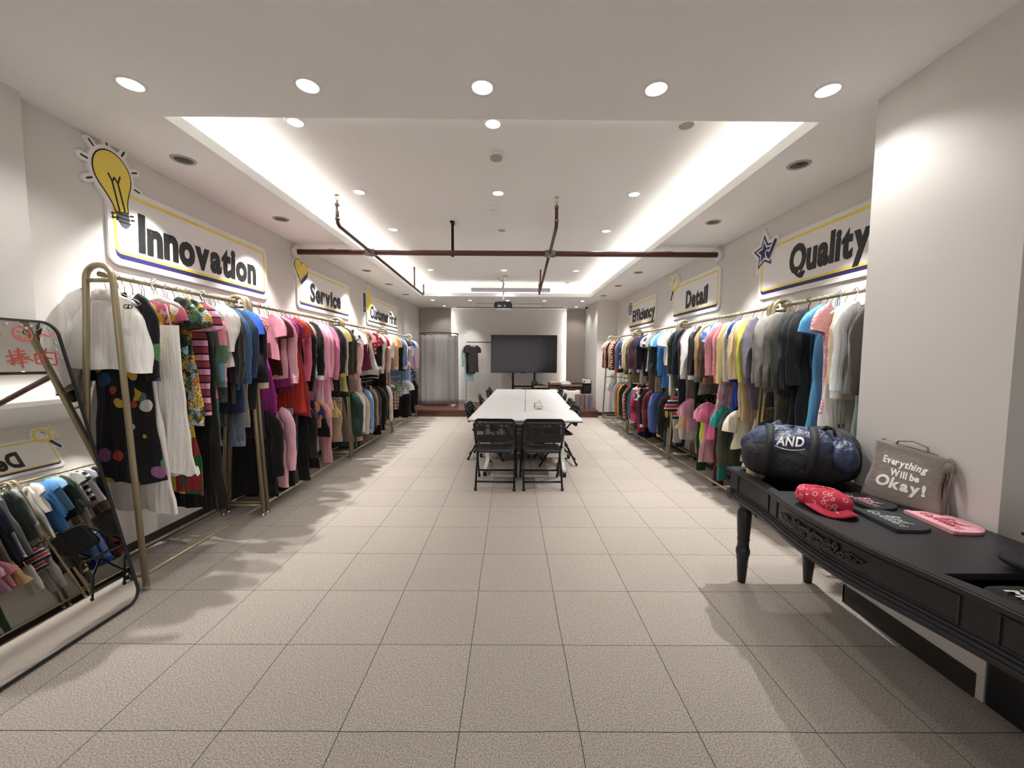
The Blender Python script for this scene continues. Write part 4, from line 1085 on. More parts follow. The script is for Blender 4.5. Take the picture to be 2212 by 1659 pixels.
# ---------------------------------------------------------------- conference tables
M_top = solid('white_laminate', '#e4e3e2', .35)
M_edge = solid('table_edge', '#2a2a2c', .5)
M_leg = solid('white_leg', '#dcdcda', .35, .2)
M_seatp = solid('black_perforated_plastic', '#131315', .5)
M_frame = solid('black_tube', '#0f0f11', .35, .4)
TA = -math.radians(2.3); TC, TS = math.cos(TA), math.sin(TA)
def TP(u, v): return (.19 + u * TC - v * TS, 5.06 + u * TS + v * TC)   # table frame: u across, v along the room
def ftable(label, u0, v0, lx, ly):
    "a folding table, long side lx along u if lx > ly"
    x, y = TP(u0 + lx / 2, v0 + ly / 2); t = thing('folding_table', label, 'table', (x, y, 0), TA, 'white folding tables pushed together')
    a, b = lx / 2, ly / 2; g = .0015
    MB().box((-a + g, -b + g, .742), (a - g, b - g, .765)).build('tabletop', M_top, t, bev=.003)
    MB().box((-a + g, -b + g, .733), (a - g, b - g, .742)).build('edge_band', M_edge, t)
    along = lx > ly; h = (a if along else b)
    for s in (-1, 1):
        p = s * (h - .22)
        P = (lambda q, w: (p, q, w)) if along else (lambda q, w: (q, p, w))
        m = MB().bar(P(0, .09), P(0, .70), .055, .03)
        m.bar(P(-.27, .72), P(.27, .72), .04, .02); m.build('leg', M_leg, t, bev=.004)
        w_ = .34 if along else .31
        fb = MB().bar(P(-w_ + .02, .075), P(0, .10), .05, .026).bar(P(0, .10), P(w_ - .02, .075), .05, .026).build('foot_bar', M_leg, t, bev=.004)
        for q in (-w_, w_):
            c = P(q, .032); ax = (1, 0, 0)
            MB().tube([(c[0] - .022, c[1], c[2]), (c[0] + .022, c[1], c[2])], .032, 16).build('caster', M_frame, fb, smooth=False)
            MB().tube([(c[0] - .0225, c[1], c[2]), (c[0] + .0225, c[1], c[2])], .016, 12).bar((c[0], c[1], c[2]), (c[0], c[1], c[2] + .045), .03, .02).build('caster_bracket', M_leg, fb)
    if along: MB().bar((-h + .22, 0, .66), (h - .22, 0, .66), .03, .05).build('crossbar', M_leg, t)
    else: MB().bar((0, -h + .22, .66), (0, h - .22, .66), .03, .05).build('crossbar', M_leg, t)
    return t
ftable('white folding table nearest, behind the two front chairs', -.745, 0, 1.49, .82)
ftable('white folding table on the Innovation side, second from the front', -.745, .825, .74, 2.05)
ftable('white folding table at the far end on the Innovation side', -.745, 2.88, .74, 2.05)
ftable('white folding table holding the tissue box', .0, .825, .74, 1.36)
ftable('white folding table on the Detail side, beyond the tissue box', .0, 2.19, .74, 1.37)
ftable('white folding table at the far end on the Detail side', .0, 3.565, .74, 1.365)

t = thing('tissue_box', 'small white tissue box with black corner straps on the table', 'tissue box', (.44, 6.12, .7655), .15)
MB().box((-.065, -.055, 0), (.065, .055, .085)).build('box', M_white, t, bev=.012, seg=3)
MB().box((-.067, -.02, .02), (-.063, .02, .087)).box((-.06, .045, .06), (.06, .057, .092)).build('strap', M_black, t, bev=.002)
MB().box((-.012, -.057, .012), (.012, -.0545, .022)).build('label_plate', M_black, t)
MB().grid([[(.03 * math.cos(a) * (1 - .5 * v) + .01 * v, .018 * math.sin(a) * (1 + .4 * math.sin(3 * a)) - .0 * v, .08 + .06 * v + .01 * v * math.sin(2 * a)) for v in (0, .5, 1)] for a in [2 * PI * i / 14 for i in range(14)]], True).build('tissue', M_white, t, smooth=True)

# ---------------------------------------------------------------- folding chairs
def make_chair(label):
    t = thing('folding_chair', label, 'chair', (0, 0, 0), 0, 'black folding chairs around the white tables')
    # faces +y; back towards -y
    def bx(x, z): return -.20 - .10 * (z - .46) / .42 + .055 * ((x / .24) ** 2 - 1) * .6
    m = MB(); n = 26; z0, z1 = .585, .865
    fr = rrect(-.235, z0, .235, z1, .05); inn = rrect(-.205, z0 + .045, .205, z1 - .03, .03)
    # curved panel: build flat then bend every vertex
    f = MB().ext(fr, -.011, .011, holes=[inn])
    def addbars(f):
        for i in range(n):
            x = -.2 + .4 * (i + .5) / n; f.box((x - .0042, -.006, z0 + .03), (x + .0042, .006, z1 - .02))
        for z in (.66, .755, .80): f.box((-.21, -.006, z - .008), (.21, .006, z + .008))
        # lower part is closer woven
        for i in range(n): x = -.2 + .4 * (i + 1) / n; f.box((x - .003, -.004, z0 + .03), (x + .003, .004, .66))
    addbars(f); f.v = [(x, y + bx(x, z), z - .03 * (1 - (x / .235) ** 2) * (1 if z < .63 else 0)) for x, y, z in f.v]
    f.build('backrest', M_seatp, t)
    f = MB().ext(rrect(-.225, -.20, .225, .21, .07), -.010, .010, 'xy', holes=[rrect(-.185, -.15, .185, .16, .05)])
    for i in range(20): x = -.18 + .36 * (i + .5) / 20; f.box((x - .005, -.16, -.005), (x + .005, .17, .005))
    for i in range(9): y = -.14 + .28 * (i + .5) / 9; f.box((-.19, y - .010, -.004), (.19, y + .010, .004))
    f.v = [(x, y, .445 - .012 * (y + .2) * 0 + .018 * (abs(x) / .22) ** 3 - .015 * (1 if y > .19 else 0) - .01 * math.cos(y * 7)) for x, y, z in [(x, y, z) for x, y, z in f.v]] if False else [(x, y, z + .447 + .014 * (abs(x) / .22) ** 3 - .006 * math.cos(y * 7)) for x, y, z in f.v]
    f.build('seat', M_seatp, t)
    for s in (-1, 1):
        x = .245 * s
        l1 = MB().tube([(x * .99, .30, .012), (x, .06, .40), (x, -.14, .62), (x * .98, bx(.235, .80) + .0, .80)], .0125, 8).build('leg', M_frame, t, smooth=True)
        l2 = MB().tube([(x * .93, -.245, .012), (x * .93, -.12, .26), (x * .93, .06, .435)], .0125, 8).build('leg', M_frame, t, smooth=True)
        for xx, yy, lg in ((x * .99, .30, l1), (x * .93, -.245, l2)): MB().lathe([(.017, 0), (.017, .03), (.013, .04)], 10, (xx, yy, 0)).build('foot_cap', M_black, lg, smooth=True)
        MB().bar((x * .96, -.13, .50), (x * .96, .02, .455), .018, .03).build('hinge_bracket', M_frame, t)
    MB().tube([(-.228, -.222, .10), (.228, -.222, .10)], .0115, 8).build('stretcher', M_frame, t, smooth=True)
    MB().tube([(-.243, .262, .10), (.243, .262, .10)], .0115, 8).build('stretcher', M_frame, t, smooth=True)
    return t
chair0 = make_chair('black folding chair at the near table end, Innovation side, back to us')
def place_chair(o, x, y, rz): o.location = (x, y, 0); o.rotation_euler = (0, 0, rz)
place_chair(chair0, -.17, 4.80, -.03)
for label, x, y, rz in (('black folding chair at the near table end, Quality side, back to us', .385, 4.80, .02),
                        ('nearest black folding chair on the Innovation side of the tables', -.37, 6.15, -PI / 2 - .12),
                        ('second black folding chair on the Innovation side of the tables', -.28, 7.45, -PI / 2 + .05),
                        ('third black folding chair on the Innovation side of the tables', -.20, 8.65, -PI / 2 - .1),
                        ('farthest black folding chair on the Innovation side of the tables', -.20, 9.30, -PI / 2),
                        ('nearest black folding chair on the Detail side of the tables', 0.70, 5.85, PI / 2 + .1),
                        ('second black folding chair on the Detail side of the tables', 0.74, 6.75, PI / 2),
                        ('third black folding chair on the Detail side of the tables', 0.78, 7.7, PI / 2 - .08),
                        ('farthest black folding chair on the Detail side of the tables', 0.84, 8.8, PI / 2 + .05)):
    c = copy_tree(chair0); c['label'] = label; place_chair(c, x, y, rz)

# ---------------------------------------------------------------- television on its trolley
t = thing('television', 'huge black flat screen television on a trolley', 'television', (.40, 11.8, 1.68))
MB().box((-.985, .012, -.562), (.985, .06, .562)).build('housing', M_black, t, bev=.006)
sc = solid('dark_screen', '#232126', .13, 0, .5)
MB().box((-.972, .004, -.545), (.972, .0125, .553)).build('screen', sc, t)
MB().ext(rrect(-.985, -.562, .985, .562, .004), .002, .014, holes=[rrect(-.972, -.545, .972, .553, .003)]).build('bezel', M_dark, t)
MB().box((-.1, .0, -.576), (.06, .02, -.56)).build('sensor_bar', M_black, t)
t = thing('television_trolley', 'black metal trolley carrying the television', 'stand', (.40, 11.86, .18))
for x in (-.325, .325): MB().box((x - .03, .03, .06), (x + .03, .08, 1.7)).build('post', M_dark, t, bev=.004)
MB().box((-.325, .035, .50), (.325, .075, .545)).box((-.45, .02, 1.3), (.45, .05, 1.34)).box((-.45, .02, 1.62), (.45, .05, 1.66)).build('crossbar', M_dark, t)
for s in (-1, 1):
    MB().bar((s * .325, -.30, .085), (s * .325, .40, .085), .06, .05).build('base_foot', M_dark, t, bev=.006)
    for y in (-.28, .38): MB().tube([(s * .325 - .02, y, .032), (s * .325 + .02, y, .032)], .032, 14).build('caster', M_black, t)
MB().box((-.325, -.05, .07), (.325, .12, .1)).build('base_bar', M_dark, t)
MB().box((-.05, -.16, .44), (.33, .12, .46)).build('shelf', M_dark, t, bev=.004)
def lump(c, r, R, pw=.8, amp=.04, nu=26, nv=14, flat=.0, freq=3.0):
    "soft closed shape; flat cuts the underside"
    ph = [R.uniform(0, 6.3) for _ in range(6)]; cols = []
    for i in range(nu):
        a = 2 * PI * i / nu; col = []
        for j in range(nv + 1):
            b = -PI / 2 + PI * j / nv; k = 1 + amp * (math.sin(freq * a + ph[0] + 2 * b) + .7 * math.sin(freq * 1.9 * a + ph[1] - 3 * b) + .5 * math.sin(5 * b + ph[2] + freq * 3.1 * a))
            x = r[0] * sgp(math.cos(b), pw) * sgp(math.cos(a), pw) * k; y = r[1] * sgp(math.cos(b), pw) * sgp(math.sin(a), pw) * k; z = r[2] * sgp(math.sin(b), pw) * (k if b > 0 else 1)
            z = max(z, -r[2] * (1 - flat)); col.append((c[0] + x, c[1] + y, c[2] + z))
        cols.append(col)
    return cols
R5 = random.Random(5)
tag(MB().grid(lump((.72, 11.70, .765), (.10, .11, .125), R5), True).build('black_bag', solid('black_nylon', '#19191b', .6), smooth=True), 'black bag on the shelf of the television trolley', 'bag')
tag(MB().tube([(-.02, 11.86, 1.12), (.03, 11.8, .95), (.13, 11.82, .7), (.16, 11.9, .35), (.14, 12.0, .19), (.0, 12.3, .19)], .009, 6).build('power_cable', M_black, smooth=True), 'black cable drooping from the television towards the stage floor on the clothes stand side', 'cable')
tag(MB().tube([(.79, 11.93, 1.12), (.83, 11.95, .7), (.86, 11.98, .3), (.9, 12.1, .186)], .006, 6).build('power_cable', M_black, smooth=True), 'thin black cable hanging by the trolley post near the boxes', 'cable')

# ---------------------------------------------------------------- changing booth
def curtain_mat():
    m = NT('grey_curtain'); f = m.noise(3, 3, m.mapping((1, 1, .15))); m.base(m.mix(f, lin('#8a8684'), lin('#a29e9b'))); m.set(Roughness=.8); m.b.inputs['Sheen Weight'].default_value = .2
    m.bump(m.noise(250, 2), .15, .003); return m.m
t = thing('changing_booth', 'grey curtain changing booth with a round black rail', 'curtain', (-2.12, 11.72, .18))
Rb = .56; cols = []
for i in range(141):
    s = i / 140; a = -PI * 1.12 + PI * 1.24 * s; fold = .026 * math.sin(s * 52 + .8 * math.sin(s * 17)) + .020 * math.sin(s * 23 + 1) + .010 * math.sin(s * 91); col = []
    for j in range(13):
        v = j / 12; rr = Rb + fold * (1.0 - .45 * v) + .02 * (1 - v) * math.sin(s * 9 + 2) ; col.append((rr * math.cos(a), rr * math.sin(a), .02 + .02 * (1 + math.sin(s * 13)) * (1 - v) + (2.02 - .012 * abs(math.sin(s * 40)) - .02) * v))
    cols.append(col)
MB().grid(cols).build('curtain', curtain_mat(), t, smooth=True, solidify=.004, fixn=False)
MB().tube([(Rb * math.cos(a), Rb * math.sin(a), 2.075) for a in [-PI * 1.15 + PI * 1.3 * i / 40 for i in range(41)]], .014, 8).build('curtain_rail', M_black, t, smooth=True)
cr = t.children[-1] if False else next(o for o in t.children if o.name.startswith('curtain_rail'))
for i in range(12):
    a = -PI * 1.1 + PI * 1.2 * i / 11; MB().lathe([(.02, -.003), (.023, 0), (.02, .003), (.017, 0), (.02, -.003)], 12, (0, 0, 0)).build('curtain_ring', M_chrome, cr).matrix_local = Matrix.Translation((Rb * math.cos(a), Rb * math.sin(a), 2.068)) @ Matrix.Rotation(a, 4, 'Z') @ Matrix.Rotation(PI / 2, 4, 'X')
for a in (PI * .12, PI * .88): MB().tube([(Rb * math.cos(a), Rb * math.sin(a), 2.075), (Rb * math.cos(a) * .9, .60, 2.075), (Rb * math.cos(a) * .9, .69, 2.075)], .012, 8).build('wall_bracket', M_black, t, smooth=True)

# ---------------------------------------------------------------- clothes stand at the back
t = thing('clothes_stand', 'white clothes stand against the stage wall beside the booth', 'clothes stand', (-.85, 11.95, .18))
for x in (-.49, .49):
    MB().tube([(x, 0, .03), (x, 0, 2.12)], .014, 10).lathe([(.02, 2.11), (.024, 2.14), (.001, 2.165)], 12, (x, 0, 0)).build('post', M_white, t, smooth=True)
    MB().bar((x, -.2, .035), (x, .2, .035), .04, .025).build('foot', M_white, t, bev=.004)
MB().tube([(-.49, 0, 1.845), (.49, 0, 1.845)], .012, 8).build('hanging_rail', M_dark, t, smooth=True)
MB().tube([(-.49, 0, .05), (.49, 0, .05)], .014, 8).build('base_rail', M_white, t, smooth=True)
def stand_tee(label, x, hx, L, yaw_, kind='tee', m2=None):
    R = random.Random(int(x * 991)); t = thing('hanging_shirt', label, 'shirt', (x, 11.95, 2.025), yaw_, 'clothes on the stage clothes stand')
    garment(kind, L, fabric(hx), fabric(m2) if m2 else None, t, R); hanger('white', (x, 11.95, 2.025), yaw_, f'white hanger holding the {label.split(",")[0]}', None)
stand_tee('charcoal brown tee, front one on the stage clothes stand', -1.13, '4a4346', .80, .95, 'tee', 'd8d6d2')
stand_tee('black tee, second on the stage clothes stand', -1.20, '2a272b', .84, 1.0)
stand_tee('pale aqua shirt, third on the stage clothes stand', -1.27, 'a9c8cc', 1.05, 1.05, 'shirt')

# ---------------------------------------------------------------- boxes and small tables on the stage
M_card = solid('cardboard', '#8c7460', .85, 0, .3, .4)
M_card2 = solid('dark_cardboard', '#6b574c', .85, 0, .3, .4)
M_cloth = solid('white_cloth', '#dcd5cf', .85)
def carton(label, x0, x1, y0, y1, h, mat, group='open cardboard boxes on the stage', z=.18):
    cx, cy = (x0 + x1) / 2, (y0 + y1) / 2; t = thing('cardboard_box', label, 'box', (cx, cy, z), 0, group); a, b = (x1 - x0) / 2, (y1 - y0) / 2
    MB().box((-a, -b, 0), (a, -b + .008, h)).box((-a, b - .008, 0), (a, b, h)).box((-a, -b, 0), (-a + .008, b, h)).box((a - .008, -b, 0), (a, b, h)).box((-a, -b, 0), (a, b, .01)).box((-a, -b, h - .08), (a, b, h - .07)).build('box', mat, t)
    MB().add([(-a, -b, h), (a, -b, h), (a - .01, -b - .07, h - .05), (-a + .01, -b - .07, h - .05)], [(0, 1, 2, 3)]).build('flap', mat, t, solidify=.004)
    MB().box((-a + .01, -b - .001, h * .48), (a - .01, -b + .001, h * .54)).build('tape', M_card if mat is M_card2 else M_card2, t)
    return t
carton('low cardboard box beside the trolley post', .68, 1.09, 11.5, 11.9, .57, M_card)
carton('brown cardboard box between the low box and the long box', 1.12, 1.46, 11.35, 11.75, .67, M_card2)
carton('long brown cardboard box under the pale lampshade', 1.48, 2.06, 11.3, 11.75, .63, M_card2)
t = thing('storage_box', 'black storage box holding the small white printer', 'box', (2.19, 11.5, .18))
MB().box((-.11, -.2, 0), (.11, .2, .60)).build('box', M_black, t, bev=.01); MB().box((-.115, -.205, .60), (.115, .205, .66)).build('lid', M_dark, t, bev=.01)
t = thing('small_printer', 'small white printer on the black storage box', 'printer', (2.20, 11.45, .841))
MB().box((-.1, -.15, 0), (.1, .15, .12)).build('body', M_white, t, bev=.012); MB().box((-.085, -.153, .03), (-.06, -.149, .09)).build('front_panel', M_black, t); MB().box((-.05, -.1, .12), (.09, .1, .132)).build('paper_tray', M_dark, t)
t = thing('pale_lampshade', 'pale fabric lampshade lying on the long box', 'lampshade', (1.60, 11.5, .741))
MB().lathe([(.20, 0), (.19, .05), (.14, .13), (.09, .15), (.001, .155)], 24, cap=False).build('shade', M_cloth, t, smooth=True); MB().lathe([(.2, -.0), (.206, .006), (.2, .012)], 24, cap=False).build('rim', M_side, t)
tag(MB().grid(lump((1.92, 11.5, .775), (.16, .15, .07), R5, .9, .08, flat=.5), True).build('black_cloth', solid('black_cloth', '#201f21', .9), smooth=True), 'crumpled black cloth on the long cardboard box', 'cloth')
tag(MB().grid(lump((1.28, 11.53, .835), (.14, .15, .045), R5, .8, .1, flat=.4), True).build('peach_wrapping', solid('peach_wrap', '#d9b49c', .7), smooth=True), 'peach wrapping paper on top of the brown box', 'paper')
tag(MB().grid(lump((.88, 11.68, .72), (.15, .12, .07), R5, .9, .1, flat=.5), True).build('dark_cloth', solid('dark_green_cloth', '#20231f', .9), smooth=True), 'dark cloth on the low cardboard box', 'cloth')
def skirted(label, x, y, r, h, drop, grp='small round tables with white cloths'):
    t = thing('round_table', label, 'table', (x, y, .18), 0, grp)
    MB().lathe([(.001, h - .015), (r, h - .015), (r, h), (.001, h)], 28, cap=False).build('tabletop', M_white, t)
    MB().tube([(0, 0, .02), (0, 0, h - .015)], .025, 10).build('pedestal', M_white, t, smooth=True); MB().lathe([(r * .7, 0), (r * .68, .02), (.03, .035)], 24).build('base', M_white, t)
    cols = []
    for i in range(96):
        a = 2 * PI * i / 96; f = math.sin(a * 13) * .022 + .01 * math.sin(a * 5); cols.append([(r * .2 * math.cos(a), r * .2 * math.sin(a), h + .003), (r * 1.0 * math.cos(a), r * 1.0 * math.sin(a), h + .003)] + [((r + .008 + .03 * s + f * s) * math.cos(a), (r + .008 + .03 * s + f * s) * math.sin(a), h - drop * s - .0 + .02 * math.sin(3 * a) * s) for s in (.06, .3, .6, 1)])
    m = MB().grid(cols, True); m.add([(0, 0, h + .003)], []); MB.build(m, 'tablecloth', M_cloth, t, smooth=True, fixn=False)
    return t
skirted('small round table with a white pleated cloth and a dark tray', 1.70, 10.98, .235, .49, .30)
skirted('small white-clothed round table half hidden behind the far chairs', 1.20, 11.0, .22, .47, .26)
t = thing('serving_tray', 'round dark tray on the pleated round table', 'tray', (1.70, 10.95, .675)); MB().lathe([(.001, 0), (.13, 0), (.15, .02), (.145, .02), (.127, .006), (.001, .006)], 24, cap=False).build('tray', M_dark, t, smooth=True)
MB().grid(lump((0, 0, .025), (.06, .05, .02), R5), True).build('contents', solid('dark_red_fabric', '#3a2a2c', .7), t, smooth=True)
tag(MB().box((1.10, 10.90, .654), (1.30, 11.06, .69)).build('paper_stack', solid('pale_paper', '#d8dcd2', .7), bev=.003), 'stack of pale papers on the hidden round table', 'paper')
M_blue = solid('carton_blue', '#2d57a8', .6)
for k, (x, lab) in enumerate(((1.87, 'upright carton with blue lettering beside the round table'), (2.10, 'upright carton with blue lettering against the far pillar'))):
    t = thing('upright_carton', lab, 'box', (x, 10.64, .18), 0, 'upright cartons with blue lettering')
    MB().box((-.105, -.12, 0), (.105, .12, .41)).build('box', M_card, t, bev=.003)
    MB().box((-.105, -.1205, .195), (.105, -.1195, .2)).box((-.02, -.122, .405), (.02, .12, .412)).build('tape', M_card2, t)
    V, F = text_mesh('Ganten', .34, .10, .02, .001); MB().add([(z, y - .122, .205 - x) if False else (-z, y - .122, .205 + x) for x, y, z in V], F).build('lettering', M_blue, t, fixn=False)

# ---------------------------------------------------------------- leaning mirror
t = thing('leaning_mirror', 'tall black-framed mirror with rounded corners leaning by the rack', 'mirror', (0, 0, 0))
tl = .24; bx_, upv, nv_ = Vector((0, 1, 0)), Vector((-math.sin(tl), 0, math.cos(tl))), Vector((math.cos(tl), 0, math.sin(tl)))
# local x along the wall, local z up the glass, local -y out of the glass
t.matrix_world = Matrix(((bx_.x, -nv_.x, upv.x, -2.35), (bx_.y, -nv_.y, upv.y, 2.42), (bx_.z, -nv_.z, upv.z, 0), (0, 0, 0, 1)))
MW = .95; out = rrect(-MW, .012, .022, 1.815, .085, 10); inn = offset_poly(out, -.012)
M_mir = NT('mirror_glass').set(Metallic=1.0, Roughness=.012); M_mir.base(lin('#d3d2ce')); M_mir = M_mir.m
MB().ext(out, .022, -.006, holes=[inn]).build('frame', M_black, t)
MB().ext(offset_poly(out, -.010), .006, .0).build('glass', M_mir, t)
MB().ext(offset_poly(out, -.011), .014, .007).build('backing', M_dark, t)
M_red = solid('red_marker', '#a8443a', .6)
def marker(name, strokes, r=.0042):
    m = MB()
    for s in strokes:
        for k, p in enumerate(stroke(s, r)): m.ext(p, -.0002, -.0016 - .00006 * (k % 5))
    return m.build(name, M_red, t)
cc, ch = (-.164, 1.729), .042
marker('smiley_drawing', [[(cc[0] + .042 * math.cos(a), cc[1] + .041 * math.sin(a)) for a in [2 * PI * i / 22 for i in range(23)]], [(-.185, 1.745), (-.170, 1.741)], [(-.150, 1.737), (-.137, 1.733)], [(-.186, 1.720), (-.178, 1.707), (-.162, 1.703), (-.150, 1.711)]])
marker('wave_drawing', [[(-.086, 1.717), (-.078, 1.729), (-.064, 1.734), (-.048, 1.725), (-.034, 1.720), (-.022, 1.729), (-.017, 1.738)]])
c0 = (-.31, 1.725); marker('smiley_drawing', [[(c0[0] + .042 * math.cos(a), c0[1] + .041 * math.sin(a)) for a in [2 * PI * i / 22 for i in range(23)]], [(-.325, 1.74), (-.315, 1.738)], [(-.33, 1.712), (-.31, 1.70), (-.295, 1.71)]])
bang = [[(-.268, 1.597), (-.232, 1.606)], [(-.247, 1.632), (-.246, 1.553), (-.258, 1.560)], [(-.270, 1.570), (-.233, 1.585)],
        [(-.226, 1.625), (-.184, 1.631)], [(-.229, 1.608), (-.178, 1.614)], [(-.236, 1.590), (-.168, 1.597)], [(-.206, 1.645), (-.212, 1.605), (-.238, 1.566)], [(-.200, 1.606), (-.185, 1.588), (-.156, 1.575)],
        [(-.224, 1.577), (-.188, 1.582)], [(-.226, 1.561), (-.186, 1.566)], [(-.208, 1.592), (-.210, 1.534)]]
de = [[(-.122, 1.632), (-.130, 1.612)], [(-.137, 1.612), (-.141, 1.557)], [(-.137, 1.610), (-.104, 1.611), (-.108, 1.558), (-.141, 1.557)], [(-.138, 1.584), (-.108, 1.586)],
      [(-.074, 1.645), (-.090, 1.605)], [(-.082, 1.622), (-.032, 1.621), (-.038, 1.560), (-.050, 1.545), (-.064, 1.552)], [(-.078, 1.592), (-.058, 1.584)]]
marker('written_character', bang); marker('written_character', de)
marker('written_character', [[(-.36, 1.60), (-.32, 1.61)], [(-.34, 1.635), (-.345, 1.55)], [(-.36, 1.575), (-.31, 1.58)]])
M_gem = solid('clear_gem', '#cfd3da', .08, .7)
for i, (x, z) in enumerate(((-.225, 1.782), (-.158, 1.781), (-.111, 1.779), (-.062, 1.776), (-.030, 1.770), (-.051, 1.757), (-.014, 1.684), (-.022, 1.641), (-.012, 1.62), (-.010, 1.587), (-.139, 1.765))):
    MB().lathe([(.009, 0), (.007, .004), (.001, .005)], 8, cap=False).build('gem_sticker', M_gem, t).matrix_local = Matrix.Translation((x, -.0002, z)) @ Matrix.Rotation(PI / 2, 4, 'X')

# ---------------------------------------------------------------- carved black console table
M_con = solid('black_lacquer', '#1c1b1f', .38, 0, .5)
M_con_top = solid('black_table_paint', '#2a292d', .42, 0, .5)
BC = (1.85, 1.8, 0)
CP = [(.84, 1.556), (1.0, 1.553), (1.134, 1.548), (1.237, 1.534), (1.386, 1.508), (1.516, 1.48), (1.668, 1.458), (1.80, 1.453), (1.93, 1.458), (2.08, 1.478), (2.22, 1.506), (2.36, 1.528), (2.5, 1.538), (2.64, 1.542), (2.76, 1.545)]
cy_, cx_ = np.array([p[0] for p in CP]), np.array([p[1] for p in CP])
YS = np.linspace(.84, 2.76, 61); kern = np.array([1, 2, 3, 2, 1]) / 9
_x = np.interp(YS, cy_, cx_); XS = np.convolve(np.pad(_x, 2, 'edge'), kern, 'valid')
def fx_(y, d=0): return float(np.interp(y, YS, XS)) + d
XB = 2.155
t = thing('console_table', 'carved black console table with a curved front', 'table', BC)
def con(m, name, mat=M_con, **kw): return m.build(name, mat, t, loc=(-BC[0], -BC[1], 0), **kw)
outl = [(fx_(y), float(y)) for y in YS] + [(XB, 2.76), (XB, .84)]
h1 = [(1.556, 1.362), (1.98, 1.366), (1.98, .95), (1.625, .95), (1.622, 1.0), (1.612, 1.134), (1.594, 1.25)]
h2 = [(1.60, 2.68), (2.0, 2.68), (2.0, 2.24), (1.565, 2.24), (1.583, 2.36), (1.594, 2.5)]
con(MB().ext(outl, .776, .80, 'xy', holes=[h1, h2]), 'tabletop', M_con_top)
def strip(d0, d1, z0, z1, ya=.84, yb=2.76):
    ys = [y for y in np.linspace(ya, yb, max(3, int((yb - ya) * 32)))]
    return MB().ext([(fx_(y, d0), float(y)) for y in ys] + [(fx_(y, d1), float(y)) for y in reversed(ys)], z0, z1, 'xy')
ap = strip(.028, .050, .60, .776); ap.box((fx_(2.7) + .03, 2.70, .60), (XB - .02, 2.722, .776)).box((fx_(.9) + .03, .878, .60), (XB - .02, .90, .776)).box((XB - .03, .88, .60), (XB - .01, 2.72, .776))
con(ap, 'apron')
con(MB().ext([(fx_(y, .045), float(y)) for y in np.linspace(.89, 2.71, 50)] + [(XB - .02, 2.71), (XB - .02, .89)], .618, .63, 'xy'), 'tray_floor')
for k, (d, z0, z1) in enumerate(((.016, .632, .644), (.006, .616, .632), (.0, .602, .616), (.010, .588, .602))):
    mm = strip(d, .06, z0, z1, .84 + d * .5, 2.76 - d * .5); mm.box((fx_(2.76) + .0, 2.70, z0), (XB - .01, 2.76 - d * .6, z1)); con(mm, 'lower_molding', bev=.003)
con(strip(-.006, .02, .786, .797), 'edge_molding', bev=.003)
for y0, y1, in ((2.30, 2.66), (1.30, 2.20), (.93, 1.20)):
    mm = strip(.0235, .030, .752, .758, y0, y1); mm.f += []
    o = strip(.0235, .030, .652, .658, y0, y1); mm.add(o.v, o.f)
    for y in (y0, y1): mm.box((fx_(y, .0225), y - .004, .652), (fx_(y, .034), y + .004, .758))
    con(mm, 'front_panel_bead')
prof = [(.024, 0), (.027, .02), (.034, .13), (.036, .165), (.039, .172), (.036, .18), (.042, .20), (.045, .222), (.042, .245), (.036, .255), (.038, .262), (.036, .27), (.037, .30), (.041, .312), (.037, .324), (.039, .34), (.043, .42), (.045, .485), (.044, .505), (.034, .522), (.030, .535), (.036, .545), (.045, .56), (.046, .575), (.044, .60)]
for x, y in ((1.634, 2.675), (2.10, 2.675), (1.634, .93), (2.10, .93)): con(MB().lathe(prof, 24, (x, y, 0)), 'leg', smooth=True)
# carved scrolls and flowers on the front
cv_ = MB(); RO = random.Random(3)
def onf(y, z, d=0): return (fx_(y, .024 - d), y, z)
def scroll(y0, z0, s, turns=1.3, r=.030, sg=1):
    P = []
    for i in range(18):
        q = i / 17; a = q * turns * 2 * PI; rr = r * (1 - q * .8); P.append(onf(y0 + s * (r - rr * math.cos(a)), z0 + sg * rr * math.sin(a), .006 + .004 * q))
    cv_.tube(P, [.0065 - .003 * i / 17 for i in range(18)], 6)
YO = 1.87
for s in (-1, 1):
    cv_.tube([onf(YO + s * q * .25, .70 + .022 * math.sin(q * 9), .006) for q in [i / 14 for i in range(15)]], [.008 - .005 * i / 14 for i in range(15)], 6)
    for q, sg, r in ((.04, 1, .026), (.075, -1, .024), (.11, 1, .020), (.155, -1, .018), (.195, 1, .014), (.225, -1, .010)): scroll(YO + s * q, .70, s, 1.25, r, sg)
    for q in (.02, .06, .10, .14):
        for k in range(6):
            a = k * PI / 3; cv_.grid(lump(onf(YO + s * q + .011 * math.cos(a), .70 + (.018 if q != .06 else -.016) + .011 * math.sin(a), .006), (.005, .0075, .0075), RO, 1, .02, 8, 6), True)
    for q in (.245, .262): cv_.grid(lump(onf(YO + s * q, .70 + .012, .004), (.005, .010, .006), RO, 1, .02, 8, 6), True)
cv_.grid(lump(onf(YO, .70, .008), (.009, .02, .02), RO, 1, .12, 14, 8), True)
con(cv_, 'carved_ornament', smooth=True)

tag(MB().box((2.165, 1.15, .0), (2.55, 1.69, .42)).build('black_crate', M_black, bev=.01), 'plain black crate standing under the console beside the wall', 'crate')

